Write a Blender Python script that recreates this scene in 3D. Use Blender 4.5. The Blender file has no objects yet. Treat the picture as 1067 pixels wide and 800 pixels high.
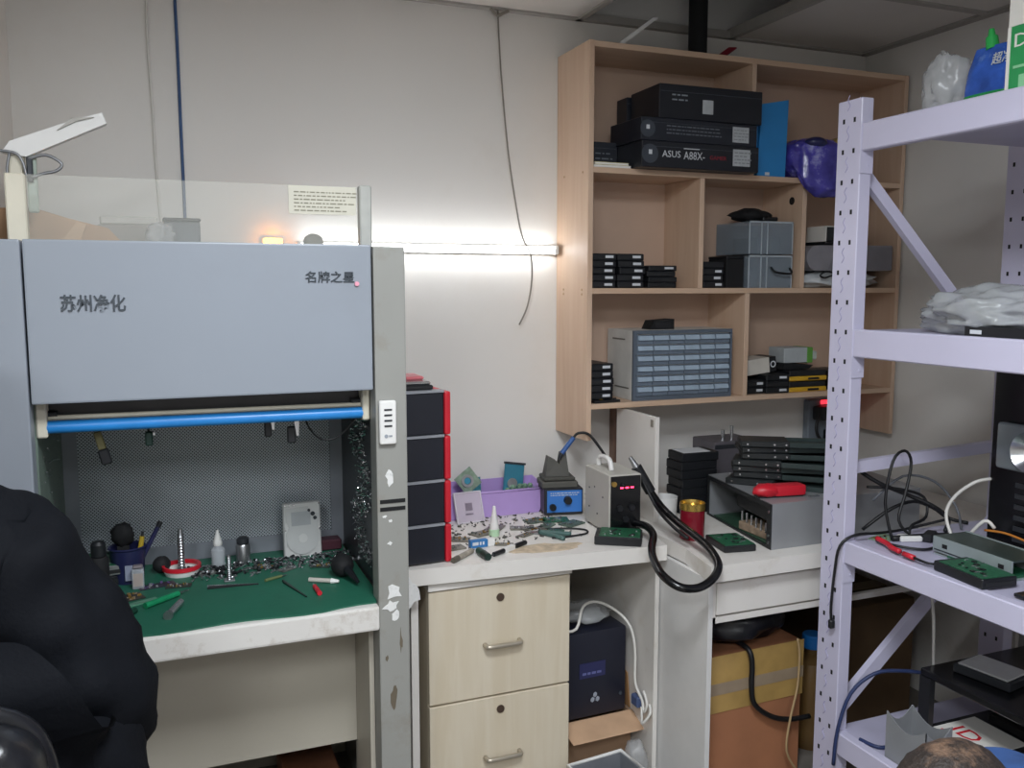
import bpy, bmesh, math, random
from mathutils import Vector, Matrix, noise
random.seed(7)
SC = bpy.context.scene
COL = SC.collection
R = math.radians

# ------------------------------------------------------------------ camera
cam_d = bpy.data.cameras.new('camera')
cam_d.sensor_fit = 'HORIZONTAL'; cam_d.sensor_width = 36.0
cam_d.lens = 36.0 * 920.0 / 1067.0
cam_d.clip_start = 0.02
cam = bpy.data.objects.new('camera', cam_d); COL.objects.link(cam)
cam.location = (0, 0, 1.5)
cam.rotation_euler = (R(90) - math.atan(103 / 920), 0, R(-21.8))
SC.camera = cam

# ------------------------------------------------------------------ world, colour, exposure
w = bpy.data.worlds.new('world'); SC.world = w; w.use_nodes = True
w.node_tree.nodes['Background'].inputs[0].default_value = (0.8, 0.87, 1.0, 1)
w.node_tree.nodes['Background'].inputs[1].default_value = 0.25
SC.view_settings.view_transform = 'Standard'
SC.view_settings.look = 'None'
SC.view_settings.gamma = 1.0
SC.view_settings.use_curve_mapping = False
SC.view_settings.exposure = 0.72

# ceiling panel lamps (real fixtures, see ceiling_light below): x, y, watts
PANELS = [(0.445, 0.70, 23.0), (-0.775, -0.52, 23.0), (0.445, -1.13, 14.0)]
for (px, py, pw) in PANELS:
    ld = bpy.data.lights.new('panel_lamp', 'AREA'); ld.shape = 'SQUARE'; ld.size = 0.56
    ld.energy = pw; ld.color = (0.90, 0.95, 1.0)
    lo = bpy.data.objects.new('panel_lamp', ld); COL.objects.link(lo)
    lo.location = (px, py, 2.365)

# ------------------------------------------------------------------ materials
def hexc(h):
    h = h.lstrip('#')
    out = []
    for i in (0, 2, 4):
        c = int(h[i:i + 2], 16) / 255
        out.append(c / 12.92 if c <= 0.04045 else ((c + 0.055) / 1.055) ** 2.4)
    return tuple(out)

_M = {}
def mat(name, col='#808080', rough=0.5, metal=0.0, var=0.10, scale=14.0, bump=0.0, bscale=90.0,
        emit=None, es=0.0, alpha=1.0, stain_or_glint=None, sscale=3.0, samt=0.5, stretch=None, coat=0.0, trans=0.0, spec=0.5):
    if name in _M: return _M[name]
    m = bpy.data.materials.new(name); m.use_nodes = True
    nt = m.node_tree; N = nt.nodes; L = nt.links
    b = N['Principled BSDF']
    c = hexc(col)
    tc = N.new('ShaderNodeTexCoord'); src = tc.outputs['Object']
    if stretch:
        mp = N.new('ShaderNodeMapping'); mp.inputs['Scale'].default_value = stretch
        L.new(src, mp.inputs['Vector']); src = mp.outputs['Vector']
    nz = N.new('ShaderNodeTexNoise'); nz.inputs['Scale'].default_value = scale; nz.inputs['Detail'].default_value = 4
    L.new(src, nz.inputs['Vector'])
    rp = N.new('ShaderNodeValToRGB')
    rp.color_ramp.elements[0].position = 0.3; rp.color_ramp.elements[1].position = 0.7
    rp.color_ramp.elements[0].color = tuple(x * (1 - var) for x in c) + (1,)
    rp.color_ramp.elements[1].color = tuple(min(1, x * (1 + var)) for x in c) + (1,)
    L.new(nz.outputs['Fac'], rp.inputs['Fac'])
    out = rp.outputs['Color']
    if stain_or_glint:
        n2 = N.new('ShaderNodeTexNoise'); n2.inputs['Scale'].default_value = sscale; n2.inputs['Detail'].default_value = 8
        n2.inputs['Roughness'].default_value = 0.7
        L.new(tc.outputs['Object'], n2.inputs['Vector'])
        r2 = N.new('ShaderNodeValToRGB'); r2.color_ramp.elements[0].position = 0.55; r2.color_ramp.elements[1].position = 0.75
        r2.color_ramp.elements[1].color = (samt, samt, samt, 1)
        L.new(n2.outputs['Fac'], r2.inputs['Fac'])
        mx = N.new('ShaderNodeMixRGB'); mx.inputs['Color2'].default_value = hexc(stain_or_glint) + (1,)
        L.new(r2.outputs['Color'], mx.inputs['Fac']); L.new(out, mx.inputs['Color1']); out = mx.outputs['Color']
    L.new(out, b.inputs['Base Color'])
    b.inputs['Roughness'].default_value = rough; b.inputs['Metallic'].default_value = metal
    b.inputs['Specular IOR Level'].default_value = spec
    b.inputs['Alpha'].default_value = alpha
    if coat: b.inputs['Coat Weight'].default_value = coat
    if trans: b.inputs['Transmission Weight'].default_value = trans
    if emit:
        b.inputs['Emission Color'].default_value = hexc(emit) + (1,); b.inputs['Emission Strength'].default_value = es
    if bump:
        n3 = N.new('ShaderNodeTexNoise'); n3.inputs['Scale'].default_value = bscale; n3.inputs['Detail'].default_value = 5
        L.new(src, n3.inputs['Vector'])
        bp = N.new('ShaderNodeBump'); bp.inputs['Strength'].default_value = bump; bp.inputs['Distance'].default_value = 0.004
        L.new(n3.outputs['Fac'], bp.inputs['Height']); L.new(bp.outputs['Normal'], b.inputs['Normal'])
    _M[name] = m
    return m

def perforated(name, base, hole, pitch):
    if name in _M: return _M[name]
    m = bpy.data.materials.new(name); m.use_nodes = True
    nt = m.node_tree; N = nt.nodes; L = nt.links; b = N['Principled BSDF']
    tc = N.new('ShaderNodeTexCoord'); sp = N.new('ShaderNodeSeparateXYZ'); L.new(tc.outputs['Object'], sp.inputs[0])
    def wave(o):
        a = N.new('ShaderNodeMath'); a.operation = 'MULTIPLY'; a.inputs[1].default_value = 2 * math.pi / pitch; L.new(o, a.inputs[0])
        s = N.new('ShaderNodeMath'); s.operation = 'SINE'; L.new(a.outputs[0], s.inputs[0]); return s.outputs[0]
    mu = N.new('ShaderNodeMath'); mu.operation = 'MULTIPLY'; L.new(wave(sp.outputs[0]), mu.inputs[0]); L.new(wave(sp.outputs[2]), mu.inputs[1])
    gt = N.new('ShaderNodeMath'); gt.operation = 'GREATER_THAN'; gt.inputs[1].default_value = 0.28; L.new(mu.outputs[0], gt.inputs[0])
    mx = N.new('ShaderNodeMixRGB'); mx.inputs[1].default_value = hexc(base) + (1,); mx.inputs[2].default_value = hexc(hole) + (1,)
    L.new(gt.outputs[0], mx.inputs[0]); L.new(mx.outputs[0], b.inputs['Base Color'])
    b.inputs['Roughness'].default_value = 0.45; b.inputs['Metallic'].default_value = 0.25
    _M[name] = m; return m

def wood(name, a, bcol, axis='Z', rough=0.5):
    if name in _M: return _M[name]
    m = bpy.data.materials.new(name); m.use_nodes = True
    nt = m.node_tree; N = nt.nodes; L = nt.links; b = N['Principled BSDF']
    tc = N.new('ShaderNodeTexCoord'); mp = N.new('ShaderNodeMapping')
    sc = {'X': (1.2, 14, 14), 'Y': (14, 1.2, 14), 'Z': (14, 14, 1.2)}[axis]
    mp.inputs['Scale'].default_value = sc
    L.new(tc.outputs['Object'], mp.inputs[0])
    nz = N.new('ShaderNodeTexNoise'); nz.inputs['Scale'].default_value = 2.2; nz.inputs['Detail'].default_value = 6; nz.inputs['Distortion'].default_value = 0.6
    L.new(mp.outputs[0], nz.inputs['Vector'])
    rp = N.new('ShaderNodeValToRGB')
    rp.color_ramp.elements[0].position = 0.35; rp.color_ramp.elements[1].position = 0.65
    rp.color_ramp.elements[0].color = hexc(a) + (1,); rp.color_ramp.elements[1].color = hexc(bcol) + (1,)
    L.new(nz.outputs[0], rp.inputs[0]); L.new(rp.outputs[0], b.inputs['Base Color'])
    b.inputs['Roughness'].default_value = rough
    _M[name] = m; return m

# ------------------------------------------------------------------ mesh building
class MB:
    """collects shapes into one bmesh; build() links it as ONE mesh object"""
    def __init__(s): s.bm = bmesh.new()
    def _add(s, bm2, M=None):
        if M is not None: bm2.transform(M)
        me = bpy.data.meshes.new('tmp'); bm2.to_mesh(me); s.bm.from_mesh(me); bpy.data.meshes.remove(me); bm2.free(); return s
    def box(s, x0, x1, y0, y1, z0, z1, bev=0.0, seg=1, M=None):
        b = bmesh.new(); bmesh.ops.create_cube(b, size=1.0)
        for v in b.verts:
            v.co = Vector(((x0 + x1) / 2 + v.co.x * (x1 - x0), (y0 + y1) / 2 + v.co.y * (y1 - y0), (z0 + z1) / 2 + v.co.z * (z1 - z0)))
        if bev > 0: bmesh.ops.bevel(b, geom=b.edges[:], offset=bev, segments=seg, affect='EDGES', profile=0.6)
        return s._add(b, M)
    def cyl(s, p0, p1, r0, r1=None, seg=14, cap=True):
        r1 = r0 if r1 is None else r1
        p0 = Vector(p0); p1 = Vector(p1); d = p1 - p0
        b = bmesh.new()
        bmesh.ops.create_cone(b, cap_ends=cap, segments=seg, radius1=r0, radius2=r1, depth=d.length)
        q = d.to_track_quat('Z', 'Y').to_matrix().to_4x4()
        return s._add(b, Matrix.Translation((p0 + p1) / 2) @ q)
    def lathe(s, prof, loc=(0, 0, 0), seg=20, M=None):
        b = bmesh.new(); rings = []
        for (r, z) in prof:
            if r < 1e-5: rings.append([b.verts.new((0, 0, z))])
            else: rings.append([b.verts.new((r * math.cos(2 * math.pi * k / seg), r * math.sin(2 * math.pi * k / seg), z)) for k in range(seg)])
        for a, c in zip(rings, rings[1:]):
            for k in range(seg):
                k2 = (k + 1) % seg
                if len(a) == 1 and len(c) == 1: continue
                if len(a) == 1: b.faces.new((a[0], c[k], c[k2]))
                elif len(c) == 1: b.faces.new((a[k], a[k2], c[0]))
                else: b.faces.new((a[k], a[k2], c[k2], c[k]))
        bmesh.ops.recalc_face_normals(b, faces=b.faces)
        T = Matrix.Translation(loc)
        return s._add(b, T @ M if M is not None else T)
    def ball(s, loc, rx, ry=None, rz=None, sub=2, nz=0.0, nsc=8.0, seed=0, M=None):
        ry = rx if ry is None else ry; rz = rx if rz is None else rz
        b = bmesh.new(); bmesh.ops.create_icosphere(b, subdivisions=sub, radius=1.0)
        for v in b.verts:
            k = 1 + nz * noise.noise(v.co * nsc * 0.25 + Vector((seed, seed * 1.7, 0))) + 0.5 * nz * noise.noise(v.co * nsc * 0.6 + Vector((seed, 3, seed)))
            v.co = Vector((v.co.x * rx * k, v.co.y * ry * k, v.co.z * rz * k))
        T = Matrix.Translation(loc)
        return s._add(b, T @ M if M is not None else T)
    def prism(s, pts, axis, a, c, M=None):
        """polygon pts (2D) extruded from a to c along axis"""
        b = bmesh.new()
        def mk(p, t): return {'X': (t, p[0], p[1]), 'Y': (p[0], t, p[1]), 'Z': (p[0], p[1], t)}[axis]
        v0 = [b.verts.new(mk(p, a)) for p in pts]; v1 = [b.verts.new(mk(p, c)) for p in pts]
        b.faces.new(v0); b.faces.new(v1[::-1])
        for k in range(len(pts)):
            k2 = (k + 1) % len(pts); b.faces.new((v0[k], v1[k], v1[k2], v0[k2]))
        bmesh.ops.recalc_face_normals(b, faces=b.faces)
        return s._add(b, M)
    def hexa(s, p, M=None):
        """8 corner points: bottom 4 (ccw) then top 4"""
        b = bmesh.new(); v = [b.verts.new(q) for q in p]
        for f in ((3, 2, 1, 0), (4, 5, 6, 7), (0, 1, 5, 4), (1, 2, 6, 5), (2, 3, 7, 6), (3, 0, 4, 7)): b.faces.new([v[i] for i in f])
        bmesh.ops.recalc_face_normals(b, faces=b.faces)
        return s._add(b, M)
    def tube(s, pts, r, seg=8, smooth=4, r1=None):
        P = [Vector(p) for p in pts]
        if smooth > 1 and len(P) > 2:
            Q = []
            for i in range(len(P) - 1):
                p0 = P[max(i - 1, 0)]; p1 = P[i]; p2 = P[i + 1]; p3 = P[min(i + 2, len(P) - 1)]
                for k in range(smooth):
                    t = k / smooth
                    Q.append(0.5 * ((2 * p1) + (p2 - p0) * t + (2 * p0 - 5 * p1 + 4 * p2 - p3) * t * t + (3 * p1 - p0 - 3 * p2 + p3) * t ** 3))
            Q.append(P[-1]); P = Q
        b = bmesh.new(); rings = []; n = len(P); up = None
        for i, p in enumerate(P):
            d = (P[min(i + 1, n - 1)] - P[max(i - 1, 0)])
            if d.length < 1e-9: d = Vector((0, 0, 1))
            d.normalize()
            if up is None: up = d.orthogonal().normalized()
            else:
                up = up - d * up.dot(d)
                up = up.normalized() if up.length > 1e-6 else d.orthogonal().normalized()
            sd = d.cross(up); rr = r if r1 is None else r + (r1 - r) * i / (n - 1)
            rings.append([b.verts.new(p + (up * math.cos(2 * math.pi * k / seg) + sd * math.sin(2 * math.pi * k / seg)) * rr) for k in range(seg)])
        for a, c in zip(rings, rings[1:]):
            for k in range(seg): b.faces.new((a[k], a[(k + 1) % seg], c[(k + 1) % seg], c[k]))
        b.faces.new(rings[0][::-1]); b.faces.new(rings[-1])
        bmesh.ops.recalc_face_normals(b, faces=b.faces)
        return s._add(b)
    def build(s, name, m, parent=None, world=False, smooth=False, shift=None):
        if world and parent is not None: s.bm.transform(WM[parent.name].inverted())
        me = bpy.data.meshes.new(name); s.bm.to_mesh(me); s.bm.free()
        me.materials.append(m)
        if smooth:
            for p in me.polygons: p.use_smooth = True
            if smooth == 'auto':
                me.set_sharp_from_angle(angle=R(35))
        o = bpy.data.objects.new(name, me); COL.objects.link(o)
        if parent is not None:
            o.parent = parent; WM[o.name] = WM[parent.name]
        else: WM[o.name] = Matrix.Identity(4)
        return o

WM = {}
def tag(o, label=None, cat=None, group=None, kind=None):
    if label: o['label'] = label
    if cat: o['category'] = cat
    if group: o['group'] = group
    if kind: o['kind'] = kind
    return o
def thing(name, label, cat, loc=(0, 0, 0), rz=0.0, group=None, rx=0.0, ry=0.0):
    o = bpy.data.objects.new(name, None); COL.objects.link(o); o.empty_display_size = 0.05
    o.location = loc; o.rotation_euler = (R(rx), R(ry), R(rz))
    WM[o.name] = Matrix.LocRotScale(Vector(loc), o.rotation_euler, None)
    return tag(o, label, cat, group)
def struct(o): o['kind'] = 'structure'; return o
def B(*a, **k): return MB().box(*a, **k)
def text_mesh(name, body, size, m, parent, M, depth=0.001, align='LEFT', width=None, world=False, bold=0.0):
    cu = bpy.data.curves.new(name, 'FONT'); cu.body = body; cu.size = size; cu.extrude = depth; cu.align_x = align; cu.offset = bold
    cu.resolution_u = 2
    to = bpy.data.objects.new(name, cu); COL.objects.link(to)
    dg = bpy.context.evaluated_depsgraph_get(); dg.update()
    me = bpy.data.meshes.new_from_object(to.evaluated_get(dg)); bpy.data.objects.remove(to); bpy.data.curves.remove(cu)
    if width and len(me.vertices):
        xs = [v.co.x for v in me.vertices]; k = width / (max(xs) - min(xs)); x0 = min(xs)
        for v in me.vertices: v.co.x = (v.co.x - x0) * k
    me.transform(M)
    if world: me.transform(WM[parent.name].inverted())
    me.name = name; me.materials.clear(); me.materials.append(m)
    o = bpy.data.objects.new(name, me); COL.objects.link(o); o.parent = parent; WM[o.name] = WM[parent.name]
    return o
FRONT = Matrix.Rotation(R(90), 4, 'X')          # text lying in XY -> standing, facing -Y
def face_front(x, y, z): return Matrix.Translation((x, y, z)) @ FRONT
LEFTF = Matrix.Rotation(R(-90), 4, 'Z') @ FRONT  # facing -X
def marks(name, m, parent, x0, x1, y, z0, z1, rows, seed=1, th=0.0006, fill=0.8, world=False):
    """rows of small unreadable print on a face that looks towards -Y"""
    rg = random.Random(seed); mb = MB(); h = (z1 - z0) / rows
    for r in range(rows):
        x = x0; zb = z0 + r * h
        end = x1 - rg.random() * (x1 - x0) * 0.25
        while x < end:
            wd = h * (0.4 + rg.random() * 1.3)
            mb.box(x, min(x + wd, end + h), y - th, y + th, zb + h * 0.2, zb + h * 0.2 + h * fill * 0.75)
            x += wd + h * 0.35
    return mb.build(name, m, parent, world=world)
def copy_tree(o, loc=None, rz=None, label=None, group=None):
    c = o.copy(); COL.objects.link(c)
    if loc is not None: c.location = loc
    if rz is not None: c.rotation_euler.z = R(rz)
    if label: c['label'] = label
    if group: c['group'] = group
    WM[c.name] = Matrix.LocRotScale(Vector(c.location), c.rotation_euler, None)
    for ch in list(o.children):
        d = ch.copy(); COL.objects.link(d); d.parent = c
        for g in list(ch.children):
            e = g.copy(); COL.objects.link(e); e.parent = d
    return c

# ------------------------------------------------------------------ shared materials
M_wall = mat('wall_paint', '#e6e3de', 0.85, var=0.03, scale=1.5, bump=0.05, bscale=60, stain_or_glint='#cfc3b2', sscale=1.2, samt=0.25)
M_ceil = mat('ceiling_board', '#d6d2cc', 0.9, var=0.03, scale=4, bump=0.15, bscale=200)
M_tbar = mat('ceiling_bar', '#a8a49e', 0.6, var=0.05)
M_plenum = mat('plenum_concrete', '#414b57', 0.9, var=0.15, scale=4)
M_floor = mat('floor_vinyl', '#7d7770', 0.6, var=0.12, scale=5, stain_or_glint='#4c4640', sscale=2)
M_blk = mat('black_plastic', '#17191d', 0.45, var=0.12)
M_blk2 = mat('black_matte', '#101114', 0.8, var=0.15)
M_blkgloss = mat('black_gloss', '#0d0e11', 0.22, var=0.1)
M_dkgrey = mat('dark_grey_metal', '#3a3d42', 0.45, 0.4, var=0.1)
M_white = mat('white_plastic', '#e6e5e2', 0.4, var=0.03)
M_paper = mat('paper', '#e9e6df', 0.8, var=0.03)
M_label = mat('label_paper', '#d4d6d8', 0.6, var=0.05)
M_steel = mat('bare_steel', '#a9abae', 0.32, 0.9, var=0.08, scale=30)
M_silver = mat('bright_silver', '#c9cbce', 0.22, 0.9, var=0.05)
M_ink = mat('print_ink', '#2a2a2c', 0.7, var=0.05)
M_inkw = mat('white_print', '#cfd3d8', 0.6, var=0.05)
M_pcb = mat('green_circuit', '#1f5a3e', 0.45, var=0.3, scale=120)
M_pcbt = mat('teal_circuit', '#2b7482', 0.4, var=0.25, scale=110)
M_chip = mat('chip_black', '#1c1e20', 0.5)
M_gold = mat('gold_contact', '#c7a35a', 0.3, 0.9)
M_card = mat('cardboard', '#b08d6e', 0.85, var=0.08, scale=9)
M_cable = mat('cable_black', '#121316', 0.5, var=0.05)
M_cablew = mat('cable_white', '#d9d7d1', 0.5, var=0.04)
M_red = mat('red_plastic', '#c81f30', 0.4, var=0.08)
M_blue = mat('blue_plastic', '#2a63b8', 0.4, var=0.08)
M_clear = mat('clear_plastic', '#dfe4ea', 0.12, alpha=0.35, var=0.03)
M_film = mat('crumpled_film', '#d3d6d8', 0.18, alpha=0.38, var=0.1, scale=30, bump=0.6, bscale=25)
# ================================================================== room shell
CEIL = 2.39
fl = struct(B(-2.3, 2.7, -2.4, 2.9, -0.05, 0.0).build('floor', M_floor))
tag(fl, 'grey worn vinyl floor under the benches', 'floor')
tag(struct(B(-0.45, 2.75, 2.80, 2.95, 0, 3.0).build('wall_back', M_wall)), 'off white painted wall behind the benches and shelf', 'wall')
tag(struct(B(2.61, 2.76, -2.4, 2.80, 0, 3.0).build('wall_right', M_wall)), 'off white painted wall behind the lilac rack', 'wall')
tag(struct(B(-2.3, -0.347, 2.02, 2.95, 0, 3.0).build('wall_left', M_wall)), 'off white wall projecting beside the clean bench', 'wall')
tag(struct(B(-2.45, -2.3, -2.4, 2.95, 0, 3.0).build('wall_side', M_wall)), 'plain wall on the open side of the room', 'wall')
tag(struct(B(-2.45, 2.76, -2.55, -2.4, 0, 3.0).build('wall_front', M_wall)), 'plain wall behind the viewer', 'wall')
tag(struct(B(-2.45, 2.76, -2.55, 2.95, 3.0, 3.1).build('wall_slab', M_plenum)), 'dark concrete slab above the suspended ceiling', 'slab')
XL = [-2.30, -1.69, -1.08, -0.47, 0.14, 0.75, 1.36, 1.97, 2.58, 2.61]
YL = [-2.40, -2.04, -1.43, -0.82, -0.21, 0.40, 1.01, 1.62, 2.23, 2.80]
g = MB()
for x in XL[1:-1]: g.box(x - 0.011, x + 0.011, -2.4, 2.8, CEIL - 0.004, CEIL + 0.03)
for y in YL[1:-1]: g.box(-2.3, 2.61, y - 0.0115, y + 0.0115, CEIL - 0.0045, CEIL + 0.025)
g.box(-2.3, 2.61, 2.775, 2.80, CEIL - 0.004, CEIL + 0.02); g.box(2.588, 2.61, -2.4, 2.80, CEIL - 0.005, CEIL + 0.02)
ceil = tag(struct(g.build('ceiling', M_tbar)), 'suspended ceiling grid with one board missing above the shelf', 'ceiling')
lit = {(5, 5), (2, 3), (5, 2)}
lit = set()
for (px, py, pw) in PANELS:
    for i in range(len(XL) - 1):
        for j in range(len(YL) - 1):
            if XL[i] < px < XL[i + 1] and YL[j] < py < YL[j + 1]: lit.add((i, j))
for i in range(len(XL) - 1):
    for j in range(len(YL) - 1):
        if (i, j) in lit: continue
        if abs(XL[i] - 1.36) < .01 and YL[j] == 2.23: continue      # the missing board
        B(XL[i] + 0.002, XL[i + 1] - 0.002, YL[j] + 0.002, YL[j + 1] - 0.002, CEIL + 0.003, CEIL + 0.015).build('ceiling_tile', M_ceil, ceil)
M_lampw = mat('lamp_diffuser', '#f4f6f8', 0.5, var=0.01, emit='#f2f6ff', es=1.5)
for k, (px, py, pw) in enumerate(PANELS):
    t = thing('ceiling_light', ['square white panel light in the ceiling in front of the clean bench', 'square white panel light in the ceiling on the open side of the room', 'square white panel light in the ceiling behind the viewer'][k], 'ceiling light', (px, py, CEIL - 0.012), group='ceiling panel lights')
    f = MB()
    f.box(-.30, .30, -.30, -.28, 0, .03).box(-.30, .30, .28, .30, 0, .03).box(-.30, -.28, -.28, .28, 0, .03).box(.28, .30, -.28, .28, 0, .03)
    f.build('frame', M_white, t); B(-.28, .28, -.28, .28, .004, .012).build('diffuser', M_lampw, t)
# in the ceiling opening
tag(MB().cyl((1.745, 2.66, 2.261), (1.745, 2.66, 2.995), 0.032, seg=18).build('ceiling_pipe', M_blk2, smooth='auto'), 'black vertical pipe rising through the open ceiling', 'pipe')
M_redm = mat('red_strap', '#8e2436', 0.6)
tag(MB().hexa([(1.80, 2.70, 2.262), (1.83, 2.69, 2.262), (1.84, 2.70, 2.262), (1.81, 2.71, 2.262), (1.90, 2.70, 2.33), (1.925, 2.69, 2.33), (1.935, 2.70, 2.33), (1.91, 2.71, 2.33)]).build('red_strap', M_redm), 'short dull red strap sticking up on top of the shelf', 'strap')
tag(MB().hexa([(1.395, 2.60, 2.262), (1.415, 2.60, 2.262), (1.415, 2.615, 2.262), (1.395, 2.615, 2.262), (1.535, 2.60, 2.365), (1.555, 2.60, 2.365), (1.555, 2.612, 2.365), (1.535, 2.612, 2.365)]).build('ceiling_bar_piece', M_white), 'loose white metal bar leaning up from the shelf top', 'metal bar')

# ------------------------------------------------------------------ things on the back wall
t = thing('wall_tube_lamp', 'glowing white tube lamp mounted across the back wall', 'lamp', (0.85, 2.799, 1.605))
MB().box(0.40 - 0.0, 1.276, 2.784, 2.799, 1.604, 1.632, 0.003).build('housing', M_white, t, world=True)
M_tube = mat('tube_glow', '#ffffff', 0.4, var=0.0, emit='#fbfdff', es=8.5)
MB().cyl((0.415, 2.772, 1.618), (1.262, 2.772, 1.618), 0.0115, seg=16).build('glowing_tube', M_tube, t, world=True, smooth='auto')
e = MB(); e.box(0.40, 0.415, 2.758, 2.786, 1.603, 1.633, 0.003).box(1.262, 1.276, 2.758, 2.786, 1.603, 1.633, 0.003); e.build('end_cap', M_white, t, world=True)
M_amber = mat('amber_glow', '#ffb040', 0.4, var=0.0, emit='#ff9a2a', es=14.0)
t = thing('amber_lamp', 'small glowing amber lamp on the wall behind the clear guard', 'lamp', (0.33, 2.797, 1.615))
MB().box(0.30, 0.365, 2.785, 2.799, 1.612, 1.645, 0.004).build('lamp_base', M_white, t, world=True)
MB().box(0.305, 0.36, 2.770, 2.786, 1.616, 1.640, 0.006, 2).build('lamp_lens', M_amber, t, world=True)

cw = MB().tube([(0.008, 2.795, 2.39), (0.004, 2.794, 2.2), (0.010, 2.794, 2.0), (0.012, 2.795, 1.85), (0.022, 2.795, 1.6)], 0.0035).build('white_cable', M_cablew, smooth=True)
tag(cw, 'thin white cable running down the wall beside the blue one', 'cable')
M_cb = mat('cable_blue', '#33527e', 0.5)
tag(MB().tube([(0.080, 2.795, 2.39), (0.083, 2.795, 2.2), (0.084, 2.795, 1.95), (0.086, 2.795, 1.6)], 0.0045).build('blue_cable', M_cb, smooth=True), 'blue cable running straight down the wall behind the clean bench', 'cable')
M_wire = mat('wire_grey', '#837d74', 0.5)
t = thing('hanging_wire', 'thin grey wire hanging from a ceiling hook and curling at its end', 'wire', (1.064, 2.79, 2.385))
MB().tube([(1.064, 2.785, 2.385), (1.075, 2.786, 2.2), (1.10, 2.787, 1.95), (1.125, 2.770, 1.75), (1.139, 2.750, 1.655), (1.165, 2.745, 1.60), (1.172, 2.75, 1.52), (1.158, 2.755, 1.43), (1.130, 2.76, 1.367)], 0.0028).build('wire', M_wire, t, world=True, smooth=True)
MB().tube([(1.035, 2.775, 2.386), (1.05, 2.775, 2.372), (1.064, 2.78, 2.368), (1.08, 2.775, 2.376), (1.098, 2.775, 2.384)], 0.005).build('hook', M_wire, t, world=True, smooth=True)
tag(B(1.498, 1.528, 2.765, 2.799, 0.76, 1.09, 0.003).build('wall_conduit', mat('brown_trim', '#7b6254', 0.6)), 'narrow brown upright strip on the wall below the shelf', 'conduit')

# ================================================================== clean bench (hood)
M_fascia = mat('hood_enamel', '#9299a3', 0.38, var=0.02, scale=3, stain_or_glint='#868a90', sscale=2.2, samt=0.25)
M_post = mat('hood_post_enamel', '#959590', 0.45, var=0.04, scale=4, stain_or_glint='#7e725f', sscale=9, samt=0.45)
M_hbase = mat('hood_lower_enamel', '#b9b3a5', 0.5, var=0.04, scale=4, stain_or_glint='#8d8270', sscale=4, samt=0.4)
M_hin = mat('hood_inside', '#6e7278', 0.45, 0.2, var=0.08, scale=8)
M_cream = mat('cream_enamel', '#d8d2c0', 0.5, var=0.04)
M_slab = mat('bench_edge_enamel', '#dad7d2', 0.45, var=0.03, stain_or_glint='#8f7a60', sscale=14, samt=0.6)
h = thing('clean_bench', 'grey laminar flow clean bench with a deep fascia and green work mat', 'clean bench', (0.10, 2.36, 0))
Wd = dict(world=True)
B(-0.242, 0.450, 1.978, 2.00, 1.262, 1.590, 0.004, 2).build('fascia', M_fascia, h, **Wd)
B(0.4535, 0.527, 1.974, 2.035, 0.0, 1.587, 0.004, 2).build('post', M_post, h, **Wd)
B(-0.335, -0.2455, 1.974, 2.035, 0.0, 1.589, 0.004, 2).build('post', M_fascia, h, **Wd)
B(-0.335, 0.527, 2.036, 2.74, 1.570, 1.587).build('top_cover', M_fascia, h, **Wd)
B(0.507, 0.527, 2.0355, 2.74, 0.0, 1.569).build('side_panel', M_post, h, **Wd)
B(-0.335, -0.315, 2.0355, 2.74, 0.0, 1.569).build('side_panel', M_post, h, **Wd)
B(-0.314, 0.506, 2.72, 2.74, 0.0, 1.569).build('back_panel', M_hbase, h, **Wd)
M_lin = mat('hood_liner', '#3c3f44', 0.4, 0.3, var=0.12, scale=10)
B(0.472, 0.482, 2.0355, 2.515, 0.756, 1.30).build('chamber_side', M_lin, h, **Wd)
B(-0.250, -0.242, 2.0355, 2.515, 0.756, 1.30).build('chamber_side', mat('hood_liner_green', '#6b7a70', 0.5, var=0.12, scale=8), h, **Wd)
B(-0.242, 0.472, 2.0005, 2.515, 1.285, 1.30).build('chamber_ceiling', M_lin, h, **Wd)
pf = perforated('perforated_steel', '#b4bcc2', '#2a3036', 0.0088)
B(-0.210, 0.440, 2.498, 2.503, 0.80, 1.285).build('perforated_panel', pf, h, **Wd)
fr = MB().box(-0.242, -0.208, 2.490, 2.515, 0.757, 1.285).box(0.438, 0.472, 2.490, 2.515, 0.757, 1.285).box(-0.208, 0.438, 2.492, 2.515, 0.757, 0.802)
fr.build('panel_frame', mat('panel_frame_grey', '#8b9098', 0.45, 0.2), h, **Wd)
B(-0.2425, 0.4525, 1.962, 2.515, 0.697, 0.755, 0.006, 2).build('work_surface', M_slab, h, **Wd)
# green mat with a wavy front edge
pts = [(-0.238, 2.485), (-0.238, 1.975)] + [(-0.238 + 0.69 * k / 16, 1.974 + 0.007 * math.sin(k * 0.9) + 0.006 * (k > 13)) for k in range(1, 16)] + [(0.450, 1.985), (0.466, 2.05), (0.466, 2.485)]
MB().prism(pts, 'Z', 0.7552, 0.759).build('green_mat', mat('green_mat', '#21624d', 0.55, var=0.12, scale=7, bump=0.1, stain_or_glint='#173f36', sscale=6), h, **Wd)
B(-0.244, 0.441, 2.20, 2.215, 0.312, 0.697).build('lower_panel', M_hbase, h, **Wd)
B(0.4415, 0.4530, 2.036, 2.215, 0.0, 0.697).build('lower_side', M_hbase, h, **Wd)
B(-0.2425, -0.222, 2.03, 2.075, 1.185, 1.262, 0.003).build('lamp_bracket', M_cream, h, **Wd)
B(0.436, 0.4525, 2.03, 2.075, 1.185, 1.262, 0.003).build('lamp_bracket', M_cream, h, **Wd)
B(-0.2415, 0.4715, 2.080, 2.086, 1.205, 1.2845).build('header_panel', mat('header_grey', '#4b4a4c', .5, .2), h, **Wd)
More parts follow.
